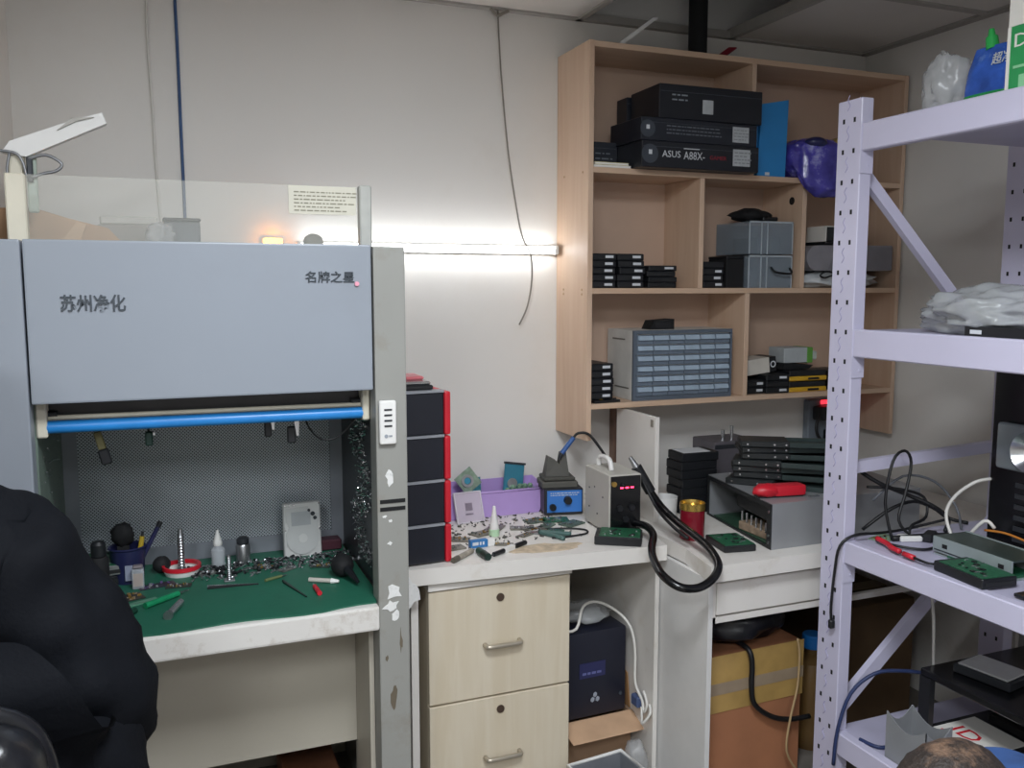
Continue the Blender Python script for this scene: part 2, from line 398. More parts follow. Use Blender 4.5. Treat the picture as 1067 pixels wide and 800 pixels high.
M_sleeve = mat('blue_sleeve', '#2a86d2', 0.3, var=0.06)
lt = MB().cyl((-0.226, 2.045, 1.206), (0.442, 2.045, 1.202), 0.0135, seg=18).build('blue_tube', M_sleeve, h, world=True, smooth='auto')
MB().cyl((-0.222, 2.058, 1.2235), (0.437, 2.058, 1.2195), 0.0055, seg=12).build('white_tube', M_cream, h, world=True, smooth='auto')
e = MB().cyl((-0.222, 2.062, 1.230), (-0.205, 2.062, 1.230), 0.009).cyl((0.415, 2.062, 1.228), (0.437, 2.062, 1.228), 0.008); e.build('tube_socket', M_blk, h, **Wd)
M_chrome = mat('raised_letters', '#596068', 0.25, 0.8, var=0.05)
text_mesh('raised_lettering', '苏州净化', 0.036, M_chrome, h, face_front(-0.180, 1.977, 1.450), 0.0015, width=0.12, world=True, bold=.0007)
text_mesh('raised_lettering', '名牌之星', 0.026, M_chrome, h, face_front(0.303, 1.977, 1.508), 0.0015, width=0.108, world=True, bold=.0004)
MB().cyl((0.416, 1.979, 1.503), (0.416, 1.972, 1.503), 0.005, seg=16).build('indicator_dot', mat('pink_dot', '#f0a4b8', 0.3, var=0.0), h, world=True)
for z in (1.0, 0.982): B(0.460, 0.520, 1.9725, 1.976, z - 0.0045, z + 0.0045).build('vent_slot', M_blk2, h, **Wd)
M_stk = mat('torn_sticker', '#e4e4e2', 0.6, var=0.05, scale=60, stain_or_glint='#8a8a88', sscale=70)
def ragged(name, cx, cz, rx, rz, seed, parent, y):
    rg = random.Random(seed); p = []
    for k in range(11):
        a = 2 * math.pi * k / 11; q = 0.45 + 0.65 * rg.random(); p.append((cx + math.cos(a) * rx * q, cz + math.sin(a) * rz * q))
    return MB().prism(p, 'Y', y - 0.001, y + 0.001).build(name, M_stk, parent, world=True)
ragged('torn_sticker', 0.488, 0.782, 0.022, 0.022, 3, h, 1.9735)
ragged('torn_sticker', 0.482, 0.748, 0.021, 0.016, 8, h, 1.9735)
ragged('torn_sticker', 0.492, 0.725, 0.012, 0.016, 12, h, 1.9735)
ragged('torn_sticker', 0.483, 1.055, 0.010, 0.020, 5, h, 1.9735)
ragged('torn_sticker', 0.470, 0.965, 0.006, 0.004, 6, h, 1.9735)
ragged('torn_sticker', 0.484, 0.953, 0.007, 0.005, 7, h, 1.9735)
ragged('torn_sticker', 0.482, 0.90, 0.007, 0.006, 9, h, 1.9735)
M_scuff = mat('scuff', '#6b6152', 0.7)
ragged('scuff_mark', 0.487, 0.52, 0.010, 0.04, 21, h, 1.9738).data.materials[0] = M_scuff
ragged('scuff_mark', 0.505, 0.66, 0.004, 0.03, 22, h, 1.9738).data.materials[0] = M_scuff
ragged('scuff_mark', 0.470, 0.62, 0.004, 0.01, 23, h, 1.9738).data.materials[0] = M_scuff
# screws stuck on the magnetic chamber sides
def debris(name, n, fn, sz, parent, m, seed):
    rg = random.Random(seed); mb = MB()
    for i in range(n):
        p, ok = fn(rg)
        s1 = sz * (0.5 + rg.random()); a = Vector((rg.uniform(-1, 1), rg.uniform(-1, 1), rg.uniform(-.4, .4))).normalized() * s1
        mb.cyl(Vector(p) - a, Vector(p) + a, s1 * 0.45, s1 * 0.3, seg=5)
    return mb
def on_side(rg):
    z = 0.80 + 0.40 * rg.random() ** 1.0; y = 2.13 + 0.18 * rg.random() + 0.05 * math.sin(z * 30); return (0.470, y, z), 1
o = debris('stuck_screws', 480, on_side, 0.0046, None, M_silver, 4).build('stuck_screws', M_silver, h, world=True); o['kind'] = 'stuff'
def on_side_l(rg): return (-0.241, 2.1 + 0.3 * rg.random(), 0.93 + 0.22 * rg.random()), 1
o = debris('stuck_screws', 30, on_side_l, 0.004, None, M_steel, 5).build('stuck_screws', M_steel, h, world=True); o['kind'] = 'stuff'

t = thing('remote_control', 'white plate with four slots fixed high on the clean bench post', 'remote control', (0.478, 1.974, 1.135))
B(0.459, 0.499, 1.960, 1.9738, 1.136, 1.238, 0.006, 3).build('body', M_white, t, world=True, smooth='auto')
for k in range(4): B(0.470, 0.488, 1.9585, 1.961, 1.215 - k * 0.0125, 1.219 - k * 0.0125).build('slot', M_dkgrey, t, **Wd)
MB().cyl((0.474, 1.961, 1.156), (0.474, 1.959, 1.156), 0.0045).box(0.480, 0.488, 1.959, 1.961, 1.154, 1.158).build('emblem', mat('pale_grey_print', '#9aa0a8', 0.5), t, **Wd)
t = tag(ragged('torn_label', 0.588, 0.70, 0.028, 0.045, 30, None, 2.188), 'crumpled white torn label stuck on the desk leg beside the drawers', 'label')

# on top of the clean bench: clear guard with two posts
gd = thing('clear_guard', 'clear acrylic sheet held between two cream posts on the clean bench', 'guard', (0.10, 2.10, 1.5875))
B(-0.280, -0.2425, 2.085, 2.115, 1.5875, 1.728, 0.003).build('upright', M_cream, gd, **Wd)
B(0.4495, 0.478, 2.085, 2.115, 1.5875, 1.732, 0.003).build('upright', mat('grey_plastic_post', '#b9bab4', 0.5), gd, **Wd)
B(-0.242, 0.449, 2.098, 2.102, 1.5885, 1.728).build('clear_sheet', mat('acrylic', '#e8e8df', 0.05, alpha=0.16, var=0.01), gd, **Wd)
n = thing('paper_notice', 'small cream notice with lines of print stuck on the clear guard', 'notice', (0.365, 2.097, 1.66))
B(0.288, 0.443, 2.0955, 2.0975, 1.663, 1.727).build('sheet', mat('notice_paper', '#e9e6d6', 0.7, alpha=0.75, var=0.02), n, **Wd)
marks('printed_text', mat('faded_print', '#8d8a78', 0.7), n, 0.300, 0.437, 2.0952, 1.668, 1.718, 6, seed=5, th=0.0003, fill=0.45, world=True)
# cardboard and boxes on top
HT = 1.5875
c = thing('cardboard_sheet', 'brown folded cardboard lying on the clean bench top beside the cream upright', 'cardboard', (-0.22, 2.38, HT))
MB().prism([(-0.333, HT), (-0.06, HT), (-0.10, HT + 0.045), (-0.18, HT + 0.065), (-0.255, HT + 0.088), (-0.333, HT + 0.085)], 'Y', 2.30, 2.42).build('panel', M_card, c, **Wd)
MB().hexa([(-0.21, 2.290, HT), (-0.165, 2.290, HT), (-0.165, 2.298, HT), (-0.21, 2.298, HT), (-0.165, 2.290, HT + 0.058), (-0.145, 2.290, HT + 0.052), (-0.145, 2.298, HT + 0.052), (-0.165, 2.298, HT + 0.058)]).build('flap', mat('cardboard_light', '#c2a080', 0.85), c, **Wd)
c = thing('grey_carton', 'flat grey carton lying behind the clear guard beside the cardboard', 'carton', (-0.03, 2.52, HT))
B(-0.13, 0.03, 2.43, 2.60, HT, HT + 0.062, 0.003).build('body', mat('grey_carton', '#8f8a84', 0.7), c, **Wd)
B(-0.125, 0.01, 2.44, 2.59, HT + 0.0625, HT + 0.084, 0.004).build('lid', mat('pale_carton', '#b9b6b0', 0.6), c, **Wd)
c = thing('dark_box', 'small dark grey box on the clean bench top below the blue cable', 'box', (0.065, 2.42, HT))
B(0.022, 0.108, 2.38, 2.46, HT, HT + 0.070, 0.004).build('body', mat('slate_grey', '#5d6268', 0.6), c, **Wd)
B(0.020, 0.110, 2.378, 2.462, HT + 0.0705, HT + 0.079, 0.003).build('lid', M_dkgrey, c, **Wd)
c = tag(MB().ball((0.012, 2.35, HT + 0.030), 0.034, 0.03, 0.034, 3, 0.5, 9, 4).build('plastic_wrap', M_film, smooth=True), 'crumpled clear plastic wrap beside the small dark box', 'plastic wrap')
c = thing('round_knob', 'grey translucent round cap standing on the clean bench top by the notice', 'cap', (0.375, 2.30, HT))
MB().lathe([(0, 0), (.026, 0), (.026, .02), (.022, .034), (.010, .042), (0, .043)], (0.375, 2.30, HT)).build('dome', mat('grey_cap', '#a9a8a0', 0.4), c, world=True, smooth='auto')
MB().lathe([(.0262, 0), (.03, 0), (.03, .006), (.0262, .006)], (0.375, 2.30, HT)).build('rim', M_cream, c, **Wd)
# bracket arm at the far end
a = thing('bracket_arm', 'white tilted bracket arm with a wire clip standing on the clean bench', 'bracket', (-0.262, 2.25, HT))
MB().prism([(-0.302, 1.787), (-0.255, 1.780), (-0.09, 1.862), (-0.098, 1.885), (-0.15, 1.868), (-0.285, 1.812)], 'Y', 2.235, 2.262).build('arm', M_white, a, **Wd)
MB().prism([(-0.19, 1.84), (-0.15, 1.862), (-0.115, 1.873), (-0.16, 1.868)], 'Y', 2.228, 2.2345).build('rib', mat('bracket_grey', '#b3b0a9', 0.5), a, **Wd)
B(-0.292, -0.260, 2.24, 2.27, HT, 1.786, 0.004).build('stem', M_cream, a, **Wd)
B(-0.256, -0.236, 2.238, 2.258, 1.66, 1.783, 0.003).build('clamp', mat('pale_green_plastic', '#a9b5a9', 0.4), a, **Wd)
B(-0.254, -0.242, 2.228, 2.237, 1.725, 1.780, 0.002).build('spring', M_dkgrey, a, **Wd)
MB().tube([(-0.246, 2.23, 1.735), (-0.22, 2.23, 1.745), (-0.195, 2.23, 1.752), (-0.185, 2.23, 1.768), (-0.215, 2.23, 1.785), (-0.25, 2.23, 1.775)], 0.0035).tube([(-0.335, 2.23, 1.79), (-0.28, 2.23, 1.788), (-0.262, 2.23, 1.77), (-0.255, 2.23, 1.735)], 0.003).tube([(-0.285, 2.23, 1.787), (-0.292, 2.23, 1.74), (-0.275, 2.23, 1.69)], 0.003).build('wire_clip', mat('zinc_wire', '#8b8d90', 0.4, 0.6), a, world=True, smooth=True)
# ================================================================== inside the clean bench
ZM = 0.7592
def hdd(label, loc, rz=0, up='label', size=(0.101, 0.147, 0.025), group=None, body=None, rx=0, ry=0, name='hard_drive', end_label=True, face=None):
    """3.5 inch drive, long side along local Y, connector end at -Y, base at z=0"""
    sx, sy, sz = size; t = thing(name, label, 'hard drive', loc, rz, group, rx, ry)
    B(-sx / 2, sx / 2, -sy / 2, sy / 2, 0, sz, 0.0025).build('casing', body or M_blk, t)
    if up == 'label':
        B(-sx * .40, sx * .40, -sy * .30, sy * .42, sz, sz + 0.0012).build('label_sticker', M_label, t)
    elif up == 'pcb':
        B(-sx * .46, sx * .46, -sy * .47, sy * .40, sz, sz + 0.002).build('circuit_board', M_pcb, t)
        c = MB(); rg = random.Random(int(loc[0] * 1000))
        for k in range(9):
            x = rg.uniform(-.38, .3) * sx; y = rg.uniform(-.38, .28) * sy; q = rg.uniform(.004, .011)
            c.box(x, x + q, y, y + q, sz + .002, sz + .0045)
        c.build('chips', M_chip, t)['kind'] = 'stuff'
        d = MB()
        for k in range(7):
            x = rg.uniform(-.42, .4) * sx; y = rg.uniform(-.42, .36) * sy; d.box(x, x + rg.uniform(.004, .016), y, y + .004, sz + .002, sz + .0038)
        d.build('contacts', M_silver, t)['kind'] = 'stuff'
    B(-sx * .42, sx * .42, -sy / 2 - 0.0012, -sy / 2, sz * .25, sz * .62).build('connector', M_chip, t)
    if end_label: B(sx * .05, sx * .36, -sy / 2 - 0.0022, -sy / 2 - 0.0012, sz * .35, sz * .72).build('end_label', M_inkw, t)
    return t
# the silver drive that leans upright at the back of the chamber (face towards -Y)
hd = thing('hard_drive', 'silver hard drive standing upright against the perforated panel', 'hard drive', (0.344, 2.40, ZM), 2, rx=-4)
M_alu = mat('cast_aluminium', '#c9cac8', 0.4, 0.15, var=0.06, scale=20)
M_lid = mat('drive_lid', '#bcbebd', 0.38, 0.15, var=0.05)
B(-0.0505, 0.0505, 0, 0.024, 0, 0.150, 0.003).build('casing', M_alu, hd)
lidp = []
for k in range(25):
    a = 2 * math.pi * k / 24 - math.pi / 2
lidp = [(-.044, .012 + .02)] + [(0.044 * math.cos(a), .052 + .044 * math.sin(a)) for a in [math.pi * (1 + j / 12) for j in range(1, 12)]] + [(.044, .06), (.040, .085), (.046, .10), (.046, .118), (.020, .122), (.016, .138), (-.044, .138), (-.044, .10), (-.036, .085), (-.044, .07)]
lid = MB().prism(lidp, 'Y', -0.004, 0.0).build('cover', M_lid, hd)
B(-.030, .022, -.0048, -.004, .088, .126).build('label_sticker', mat('faint_label', '#a2a6a8', 0.5), hd)
MB().cyl((.028, -.004, .118), (.028, -.006, .118), .006).cyl((.034, -.004, .106), (.034, -.006, .106), .005).cyl((.018, -.004, .128), (.018, -.006, .128), .004).build('actuator_cap', M_dkgrey, hd)
MB().cyl((0, -.004, .052), (0, -.0055, .052), .012, seg=18).build('spindle_cap', M_alu, hd, smooth='auto')
s = MB()
for (x, z) in ((-.046, .145), (-.034, .145), (-.022, .145), (.046, .145), (-.047, .005), (.047, .005), (.047, .075), (-.047, .078)): s.cyl((x, 0, z), (x, -.003, z), .0028, seg=8)
s.build('screw_heads', M_silver, hd)

# drives piled by the chamber wall
for k, (lab, dz) in enumerate((('lowest dark drive of the pile beside the black spray can', 0), ('topmost silver edged drive of the pile beside the black spray can', .027))):
    hdd(lab, (-0.160, 2.40, ZM + dz), 20 - 14 * k, 'pcb' if k else 'label', body=M_steel if k else M_blk, group='drives piled in the clean bench', end_label=False)
# black spray can
t = thing('spray_can', 'black matte spray can standing beside the dark blue tool cup', 'spray can', (-0.155, 2.265, ZM))
MB().lathe([(0, 0), (.021, 0), (.022, .004), (.022, .09), (.018, .098), (0, .098)], seg=18).build('body', M_blk2, t, smooth='auto')
MB().lathe([(.014, .0985), (.017, .10), (.017, .128), (.012, .135), (0, .136)], seg=18).build('cap', M_blk, t, smooth='auto')
# tool cup
t = thing('tool_cup', 'dark blue plastic cup holding brushes and tools', 'cup', (-0.096, 2.365, ZM))
MB().lathe([(0, 0), (.036, 0), (.043, .085), (.046, .088), (.043, .091), (.039, .088), (.033, .004), (0, .004)], seg=26).build('cup_wall', mat('navy_plastic', '#23264a', 0.3), t, smooth='auto')
B(-.006, .012, -.0425, -.0395, .012, .05).build('side_label', mat('cup_label', '#8d93a6', 0.4), t)
def stick(name, label, cat, p0, p1, r, m, tip=None, group=None):
    t = thing(name, label, cat, p0, group=group)
    MB().cyl(p0, p1, r, r * 0.85, seg=10).build('handle', m, t, world=True, smooth='auto')
    if tip:
        q = Vector(p1) + (Vector(p1) - Vector(p0)).normalized() * tip[0]
        MB().cyl(p1, q, tip[1], tip[2], seg=10).build('tip', tip[3], t, world=True, smooth='auto')
    return t
M_yel = mat('yellow_plastic', '#b59a2e', 0.45)
stick('marker_pen', 'dark blue pen leaning out of the tool cup', 'pen', (-0.085, 2.365, ZM + .01), (-0.022, 2.372, ZM + .130), .0065, mat('indigo', '#20224a', 0.35), (.014, .0068, .006, M_blk))
t = thing('brush', 'wide black brush standing in the tool cup', 'brush', (-0.105, 2.37, ZM + .006))
MB().hexa([(-.012, -.006, 0), (.012, -.006, 0), (.012, .006, 0), (-.012, .006, 0), (-.014, -.006, .085), (.014, -.006, .085), (.014, .006, .085), (-.014, .006, .085)]).build('handle', M_blk2, t)
MB().ball((0, 0, .112), .026, .016, .03, 3, .25, 12).build('bristles', M_blk2, t, smooth=True)
stick('yellow_tool', 'yellow tool handle standing in the tool cup', 'tool', (-0.078, 2.36, ZM + .01), (-0.060, 2.362, ZM + .112), .007, M_yel, (.012, .004, .003, M_blk))
t = thing('sample_jar', 'small clear jar with a pale label in front of the tool cup', 'jar', (-0.072, 2.295, ZM))
B(-.014, .014, -.011, .011, 0, .05, .004, 2).build('glass', M_clear, t); B(-.011, .011, -.0117, -.011, .008, .04).build('label', mat('jar_label', '#a59a94', 0.5), t)
B(-.012, .012, -.010, .010, .0505, .058, .003).build('cap', mat('jar_cap', '#7a7276', 0.4), t)
tag(MB().ball((-0.018, 2.40, ZM + .022), .022, .022, .022, 3, .08).build('black_ball', M_blk2, smooth=True), 'black rubber ball beside the red rimmed dish', 'ball')
# red rimmed dish with a steel bolt
t = thing('spool_dish', 'round white dish with a red rim below the standing bolt', 'dish', (0.030, 2.375, ZM))
MB().lathe([(0, 0), (.040, 0), (.044, .010), (.044, .014)], seg=28).lathe([(.0, .002), (.036, .003)], seg=28).build('bowl', M_white, t, smooth='auto')
MB().lathe([(.041, .0142), (.0475, .0142), (.0475, .024), (.041, .024), (.041, .0142)], seg=28).build('rim', M_red, t, smooth='auto')
t = thing('steel_bolt', 'tall threaded steel bolt standing in the red rimmed dish', 'bolt', (0.030, 2.375, ZM + .0035))
p = [(0, 0), (.011, 0), (.011, .012), (.008, .014)]
for k in range(11): p += [(.0092, .018 + k * .0075), (.0072, .0215 + k * .0075)]
p += [(.006, .115), (0, .116)]
MB().lathe(p, seg=14).build('shaft', M_steel, t, smooth='auto')
# dropper bottle
t = thing('dropper_bottle', 'clear dropper bottle with white nozzle by the perforated panel', 'bottle', (0.122, 2.405, ZM))
MB().lathe([(0, 0), (.017, 0), (.018, .004), (.018, .045), (.010, .055), (.008, .058)], seg=20).build('glass', M_clear, t, smooth='auto')
MB().lathe([(.0105, .056), (.0115, .058), (.0115, .066), (.006, .084), (.0028, .097), (0, .098)], seg=16).build('nozzle', M_white, t, smooth='auto')
MB().lathe([(0, .001), (.0155, .001), (.0155, .028), (0, .028)], seg=18).build('liquid', mat('clear_liquid', '#b9c2c4', 0.1, alpha=0.5), t)
t = thing('steel_rod', 'short threaded steel rod standing in front of the dropper bottle', 'rod', (0.140, 2.27, ZM))
p = [(0, 0), (.008, 0)]
for k in range(12): p += [(.0062, .004 + k * .005), (.0050, .0065 + k * .005)]
MB().lathe(p + [(.005, .066), (0, .067)], seg=12).build('shaft', M_steel, t, smooth='auto')
B(-.013, .013, -.013, .013, 0, .004, .001).build('foot', M_steel, t)
t = thing('metal_canister', 'shiny metal canister beside the dropper bottle', 'canister', (0.186, 2.41, ZM))
MB().lathe([(0, 0), (.018, 0), (.0185, .003), (.0185, .048), (.016, .052), (0, .052)], seg=20).build('body', M_steel, t, smooth='auto')
MB().lathe([(.014, .0525), (.016, .054), (.016, .066), (.010, .071), (0, .072)], seg=20).build('lid', M_dkgrey, t, smooth='auto')
# rubber blower
t = thing('air_blower', 'black rubber bulb blower lying on the green mat', 'air blower', (0.415, 2.19, ZM + .0285))
MB().ball((0.412, 2.20, ZM + .029), .029, .035, .029, 3).build('bulb', M_blk2, t, world=True, smooth=True)
MB().cyl((0.418, 2.172, ZM + .026), (0.432, 2.105, ZM + .012), .012, .0045, seg=12).build('nozzle', M_blk, t, world=True, smooth='auto')
# small tools lying on the mat
def lying(name, label, cat, p0, p1, r, m, tipm=None, tipl=.0, tipr=.5, group=None):
    z = ZM + r if p0[2] is None else p0[2]
    a = Vector((p0[0], p0[1], z)); b = Vector((p1[0], p1[1], z))
    t = thing(name, label, cat, (a.x, a.y, z - r), group=group)
    MB().cyl(a, b, r, r * .92, seg=10).build('barrel', m, t, world=True, smooth='auto')
    if tipm:
        d = (b - a).normalized(); MB().cyl(b, b + d * tipl, r * tipr, r * tipr * .5, seg=8).build('tip', tipm, t, world=True, smooth='auto')
    return t
N_ = None
M_gscr = mat('green_handle', '#1e8a5c', 0.35, var=0.2, scale=60)
lying('screwdriver', 'green and black screwdriver lying beside the silver flashlight', 'screwdriver', (-0.055, 2.135, N_), (0.018, 2.195, N_), .0075, M_gscr, M_steel, .03, .3)
lying('screwdriver', 'dark green screwdriver pointing at the front edge of the green mat', 'screwdriver', (-0.075, 2.115, N_), (-0.125, 2.055, N_), .007, mat('dark_green_handle', '#13392c', 0.4), M_steel, .035, .3)
t = lying('flashlight', 'small silver flashlight lying on the green mat', 'flashlight', (-0.006, 2.050, N_), (0.022, 2.130, N_), .0085, M_silver)
MB().cyl((-0.0075, 2.0455, ZM + .0085), (-0.005, 2.053, ZM + .0085), .0105, seg=14).build('head', M_steel, t, world=True, smooth='auto')
t = lying('red_marker', 'small red pen on the green mat', 'marker', (0.333, 2.075, N_), (0.330, 2.13, N_), .006, M_red, M_steel, .018, .6)
lying('white_cap_pen', 'short white capped tube near the red pen', 'tube', (0.325, 2.185, N_), (0.375, 2.155, N_), .006, mat('dull_white', '#b9b5ac', 0.5), M_white, .02, 1.2)
t = thing('tweezers', 'bright steel tweezers lying in front of the steel rod', 'tweezers', (0.145, 2.215, ZM))
for s in (-1, 1):
    MB().hexa([(0.085, 2.228 + s * .007, ZM), (0.205, 2.212, ZM), (0.205, 2.214, ZM), (0.085, 2.232 + s * .007, ZM), (0.085, 2.228 + s * .007, ZM + .005), (0.205, 2.212, ZM + .003), (0.205, 2.214, ZM + .003), (0.085, 2.232 + s * .007, ZM + .005)]).build('arm', M_silver if s > 0 else M_blk, t, world=True)
t = thing('tweezers', 'dark tweezers lying apart from the red pen', 'tweezers', (0.29, 2.13, ZM))
for s in (-1, 1):
    MB().hexa([(0.262, 2.205 + s * .006, ZM), (0.300, 2.075, ZM), (0.303, 2.075, ZM), (0.266, 2.205 + s * .006, ZM), (0.262, 2.205 + s * .006, ZM + .005), (0.300, 2.075, ZM + .003), (0.303, 2.075, ZM + .003), (0.266, 2.205 + s * .006, ZM + .005)]).build('arm', mat('dark_steel', '#2c3834', 0.35, 0.6), t, world=True)
lying('metal_pick', 'short brass coloured pick on the green mat', 'pick', (0.222, 2.225, N_), (0.265, 2.245, N_), .004, mat('brassy', '#8f9a6a', 0.35, 0.5), M_steel, .015, .5)
def board(name, label, loc, rz, sx, sy, m=None, seed=1, rx=0, ry=0, chips=14, cat='circuit board', th=.0018, group=None, cm=None):
    t = thing(name, label, cat, loc, rz, group, rx, ry); rg = random.Random(seed)
    B(-sx / 2, sx / 2, -sy / 2, sy / 2, 0, th).build('board', m or M_pcb, t)
    c = MB(); d = MB()
    for k in range(chips):
        x = rg.uniform(-.44, .36) * sx; y = rg.uniform(-.44, .36) * sy; q = rg.uniform(.05, .17) * min(sx, sy)
        (c if k % 2 else d).box(x, x + q, y, y + q * rg.uniform(.4, 1), th, th + rg.uniform(.001, .005))
    c.build('chips', cm or M_chip, t)['kind'] = 'stuff'; d.build('contacts', M_gold if seed % 2 else M_silver, t)['kind'] = 'stuff'
    return t
board('circuit_board', 'small circuit board with bright parts in front of the tool cup', (-0.098, 2.225, ZM), 18, .075, .05, mat('dark_board', '#2b2a26', 0.5, var=.3, scale=80), 3, chips=26, cm=mat('tan_parts', '#8a7a66', 0.5))
board('circuit_board', 'slim purple tinted circuit board lying behind the bright one', (-0.03, 2.295, ZM), 12, .085, .034, mat('violet_board', '#2c2836', 0.4, var=.3, scale=80), 4, chips=18, cm=mat('violet_parts', '#5b4a78', 0.4))
t = thing('plastic_ruler', 'translucent green strip lying in front of the small circuit board', 'strip', (-0.075, 2.175, ZM))
B(-.05, .05, -.009, .009, 0, .003, M=Matrix.Rotation(R(25), 4, 'Z')).build('strip', mat('sea_green', '#5b8f76', 0.3), t)
marks('graduation', M_ink, t, -.03, .03, 0, .0031, .0034, 1)
# scattered loose screws along the back (too many to count)
def along_back(rg):
    return (0.05 + 0.42 * rg.random(), 2.405 - 0.12 * rg.random() ** 1.6, ZM + .003), 1
o = debris('loose_screws', 330, along_back, .0052, None, M_silver, 9).build('loose_screws', M_silver)
tag(o, 'scatter of loose screws and metal bits along the perforated panel', 'screws', kind='stuff')
def along_back2(rg): return (0.04 + 0.43 * rg.random(), 2.41 - 0.10 * rg.random(), ZM + .0035), 1
tag(debris('scrap', 120, along_back2, .007, None, M_blk, 19).build('dark_scrap', M_blk), 'dark plastic scraps lying among the loose screws', 'scraps', kind='stuff')
tag(B(0.395, 0.455, 2.43, 2.478, ZM, ZM + .03, .004).build('maroon_box', mat('maroon', '#4b2430', 0.5)), 'small maroon box in the chamber corner behind the bulb blower', 'box')
for k, (x, y, rz, sx, sy, l) in enumerate(((0.09, 2.345, 20, .045, .03, 'small grey plate on the mat in front of the dropper bottle'), (0.235, 2.345, -15, .06, .03, 'dark board on the mat beside the metal canister'), (0.285, 2.305, 35, .045, .028, 'tarnished plate on the mat in front of the upright drive'), (0.375, 2.30, -25, .05, .03, 'grey plate on the mat between the upright drive and the bulb blower'), (-0.12, 2.175, 40, .05, .03, 'dark board on the mat beside the dark green screwdriver'), (0.02, 2.27, -8, .06, .025, 'narrow dark board on the mat before the red rimmed dish'))):
    board('circuit_board', l, (x, y, ZM), rz, sx, sy, [mat('tarnish2', '#6f716d', .35, .4, var=.35, scale=60), mat('dark_board2', '#26302b', .5, var=.4, scale=80)][k % 2], 60 + k, chips=14, th=.003, cm=mat('grey_parts3', '#8a8d8c', .35))
# things hanging under the lamp
t = thing('hanging_torch', 'black and yellow clip hanging below the blue lamp tube', 'clip', (-0.128, 2.10, 1.11))
B(-.011, .011, -.008, .008, 0, .035, .003, M=Matrix.Translation((.012, 0, 0)) @ Matrix.Rotation(R(-14), 4, 'Y')).build('grip', M_blk, t)
B(-.008, .008, -.007, .007, .035, .075, .002, M=Matrix.Translation((.012, 0, 0)) @ Matrix.Rotation(R(-14), 4, 'Y')).build('handle', mat('olive_clip', '#6f6a45', 0.5), t)
MB().tube([(-.005, 0, .072), (-.006, .0, .09), (-.004, -.02, .102)], .002).build('hook', M_steel, t)
t = thing('hanging_plug', 'small dark green plug hanging below the blue lamp tube', 'plug', (-0.03, 2.10, 1.145))
B(-.008, .008, -.007, .007, 0, .032, .003).build('body', mat('plug_green', '#1d3a33', 0.5), t); B(.008, .014, -.004, .004, .022, .030, .001).build('pin', M_silver, t)
MB().tube([(0, 0, .032), (0, -.01, .05), (0, -.03, .060)], .002).build('lead', M_blk, t)
for k, (x, z, l) in enumerate(((0.228, 1.150, 'narrow metal clip hanging beside the wider one'), (0.283, 1.132, 'wide metal and black clip hanging near the cable loop'))):
    t = thing('hanging_clip', l, 'clip', (x, 2.09, z))
    B(-.010 - .004 * k, .006, -.006, .006, 0, .040, .003).build('grip', M_blk, t)
    MB().hexa([(.007, -.005, .018), (.012, -.005, .016), (.012, .005, .016), (.007, .005, .018), (.002, -.005, .056), (.014, -.005, .056), (.014, .005, .056), (.002, .005, .056)]).build('blade', M_silver, t)
tag(MB().tube([(0.305, 2.07, 1.20), (0.32, 2.08, 1.165), (0.345, 2.09, 1.138), (0.375, 2.09, 1.135), (0.405, 2.085, 1.155), (0.43, 2.075, 1.19)], .0022).build('lamp_cable', M_cable, smooth=True), 'thin black cable looping below the blue lamp tube', 'cable')
# clutter under the bench
t = thing('wooden_crate', 'reddish wooden box on the floor under the clean bench', 'crate', (0.37, 2.42, 0))
B(-.10, .05, -.12, .12, 0, .16, .004).build('box', mat('red_wood', '#8a5a40', 0.7, var=.2, scale=8), t); B(-.10, .05, -.125, -.1205, .06, .075).build('slat', mat('red_wood_dark', '#6e4430', 0.7), t)
for k, (x, y, r, m, l) in enumerate(((0.18, 2.40, .07, M_film, 'crumpled plastic bag on the floor under the clean bench'), (0.05, 2.42, .08, mat('dark_bag', '#2a2a33', 0.4), 'dark bag on the floor under the clean bench'))):
    tag(MB().ball((x, y, r * .8), r, r, r * .8, 3, .4, 8, k).build('floor_bag', m, smooth=True), l, 'bag')

# ================================================================== main desk
M_desk = mat('white_laminate', '#e2ded8', 0.4, var=0.03, scale=3, stain_or_glint='#bcae98', sscale=7, samt=0.5)
M_melamine = wood('pale_melamine', '#d3c6ae', '#dacfba', 'Z', 0.5)
d = thing('work_desk', 'white laminate desk between the clean bench and the corner desk', 'desk', (0.97, 2.5, 0))
MB().prism([(0.583, 2.798), (0.583, 2.205), (1.345, 2.150), (1.372, 2.30), (1.372, 2.798)], 'Z', 0.705, 0.750).build('top', M_desk, d, **Wd)
B(0.598, 0.618, 2.225, 2.79, 0, 0.705).build('leg', M_desk, d, **Wd)
B(1.338, 1.352, 2.20, 2.79, 0, 0.705).build('leg', M_desk, d, **Wd)
B(0.618, 1.338, 2.775, 2.79, 0.2, 0.705).build('modesty_panel', mat('grey_laminate', '#b5b0a8', 0.6), d, **Wd)
p = thing('drawer_pedestal', 'pale wood drawer pedestal with two deep drawers under the desk', 'drawer cabinet', (0.855, 2.5, 0))
B(0.645, 1.066, 2.236, 2.74, 0.0, 0.680).build('carcass', M_melamine, p, **Wd)
B(0.643, 1.070, 2.212, 2.74, 0.681, 0.703).build('top_board', M_desk, p, **Wd)
M_hole = mat('lock_brown', '#4a3a30', 0.5)
M_handle = mat('satin_handle', '#b9b0a0', 0.35, 0.6)
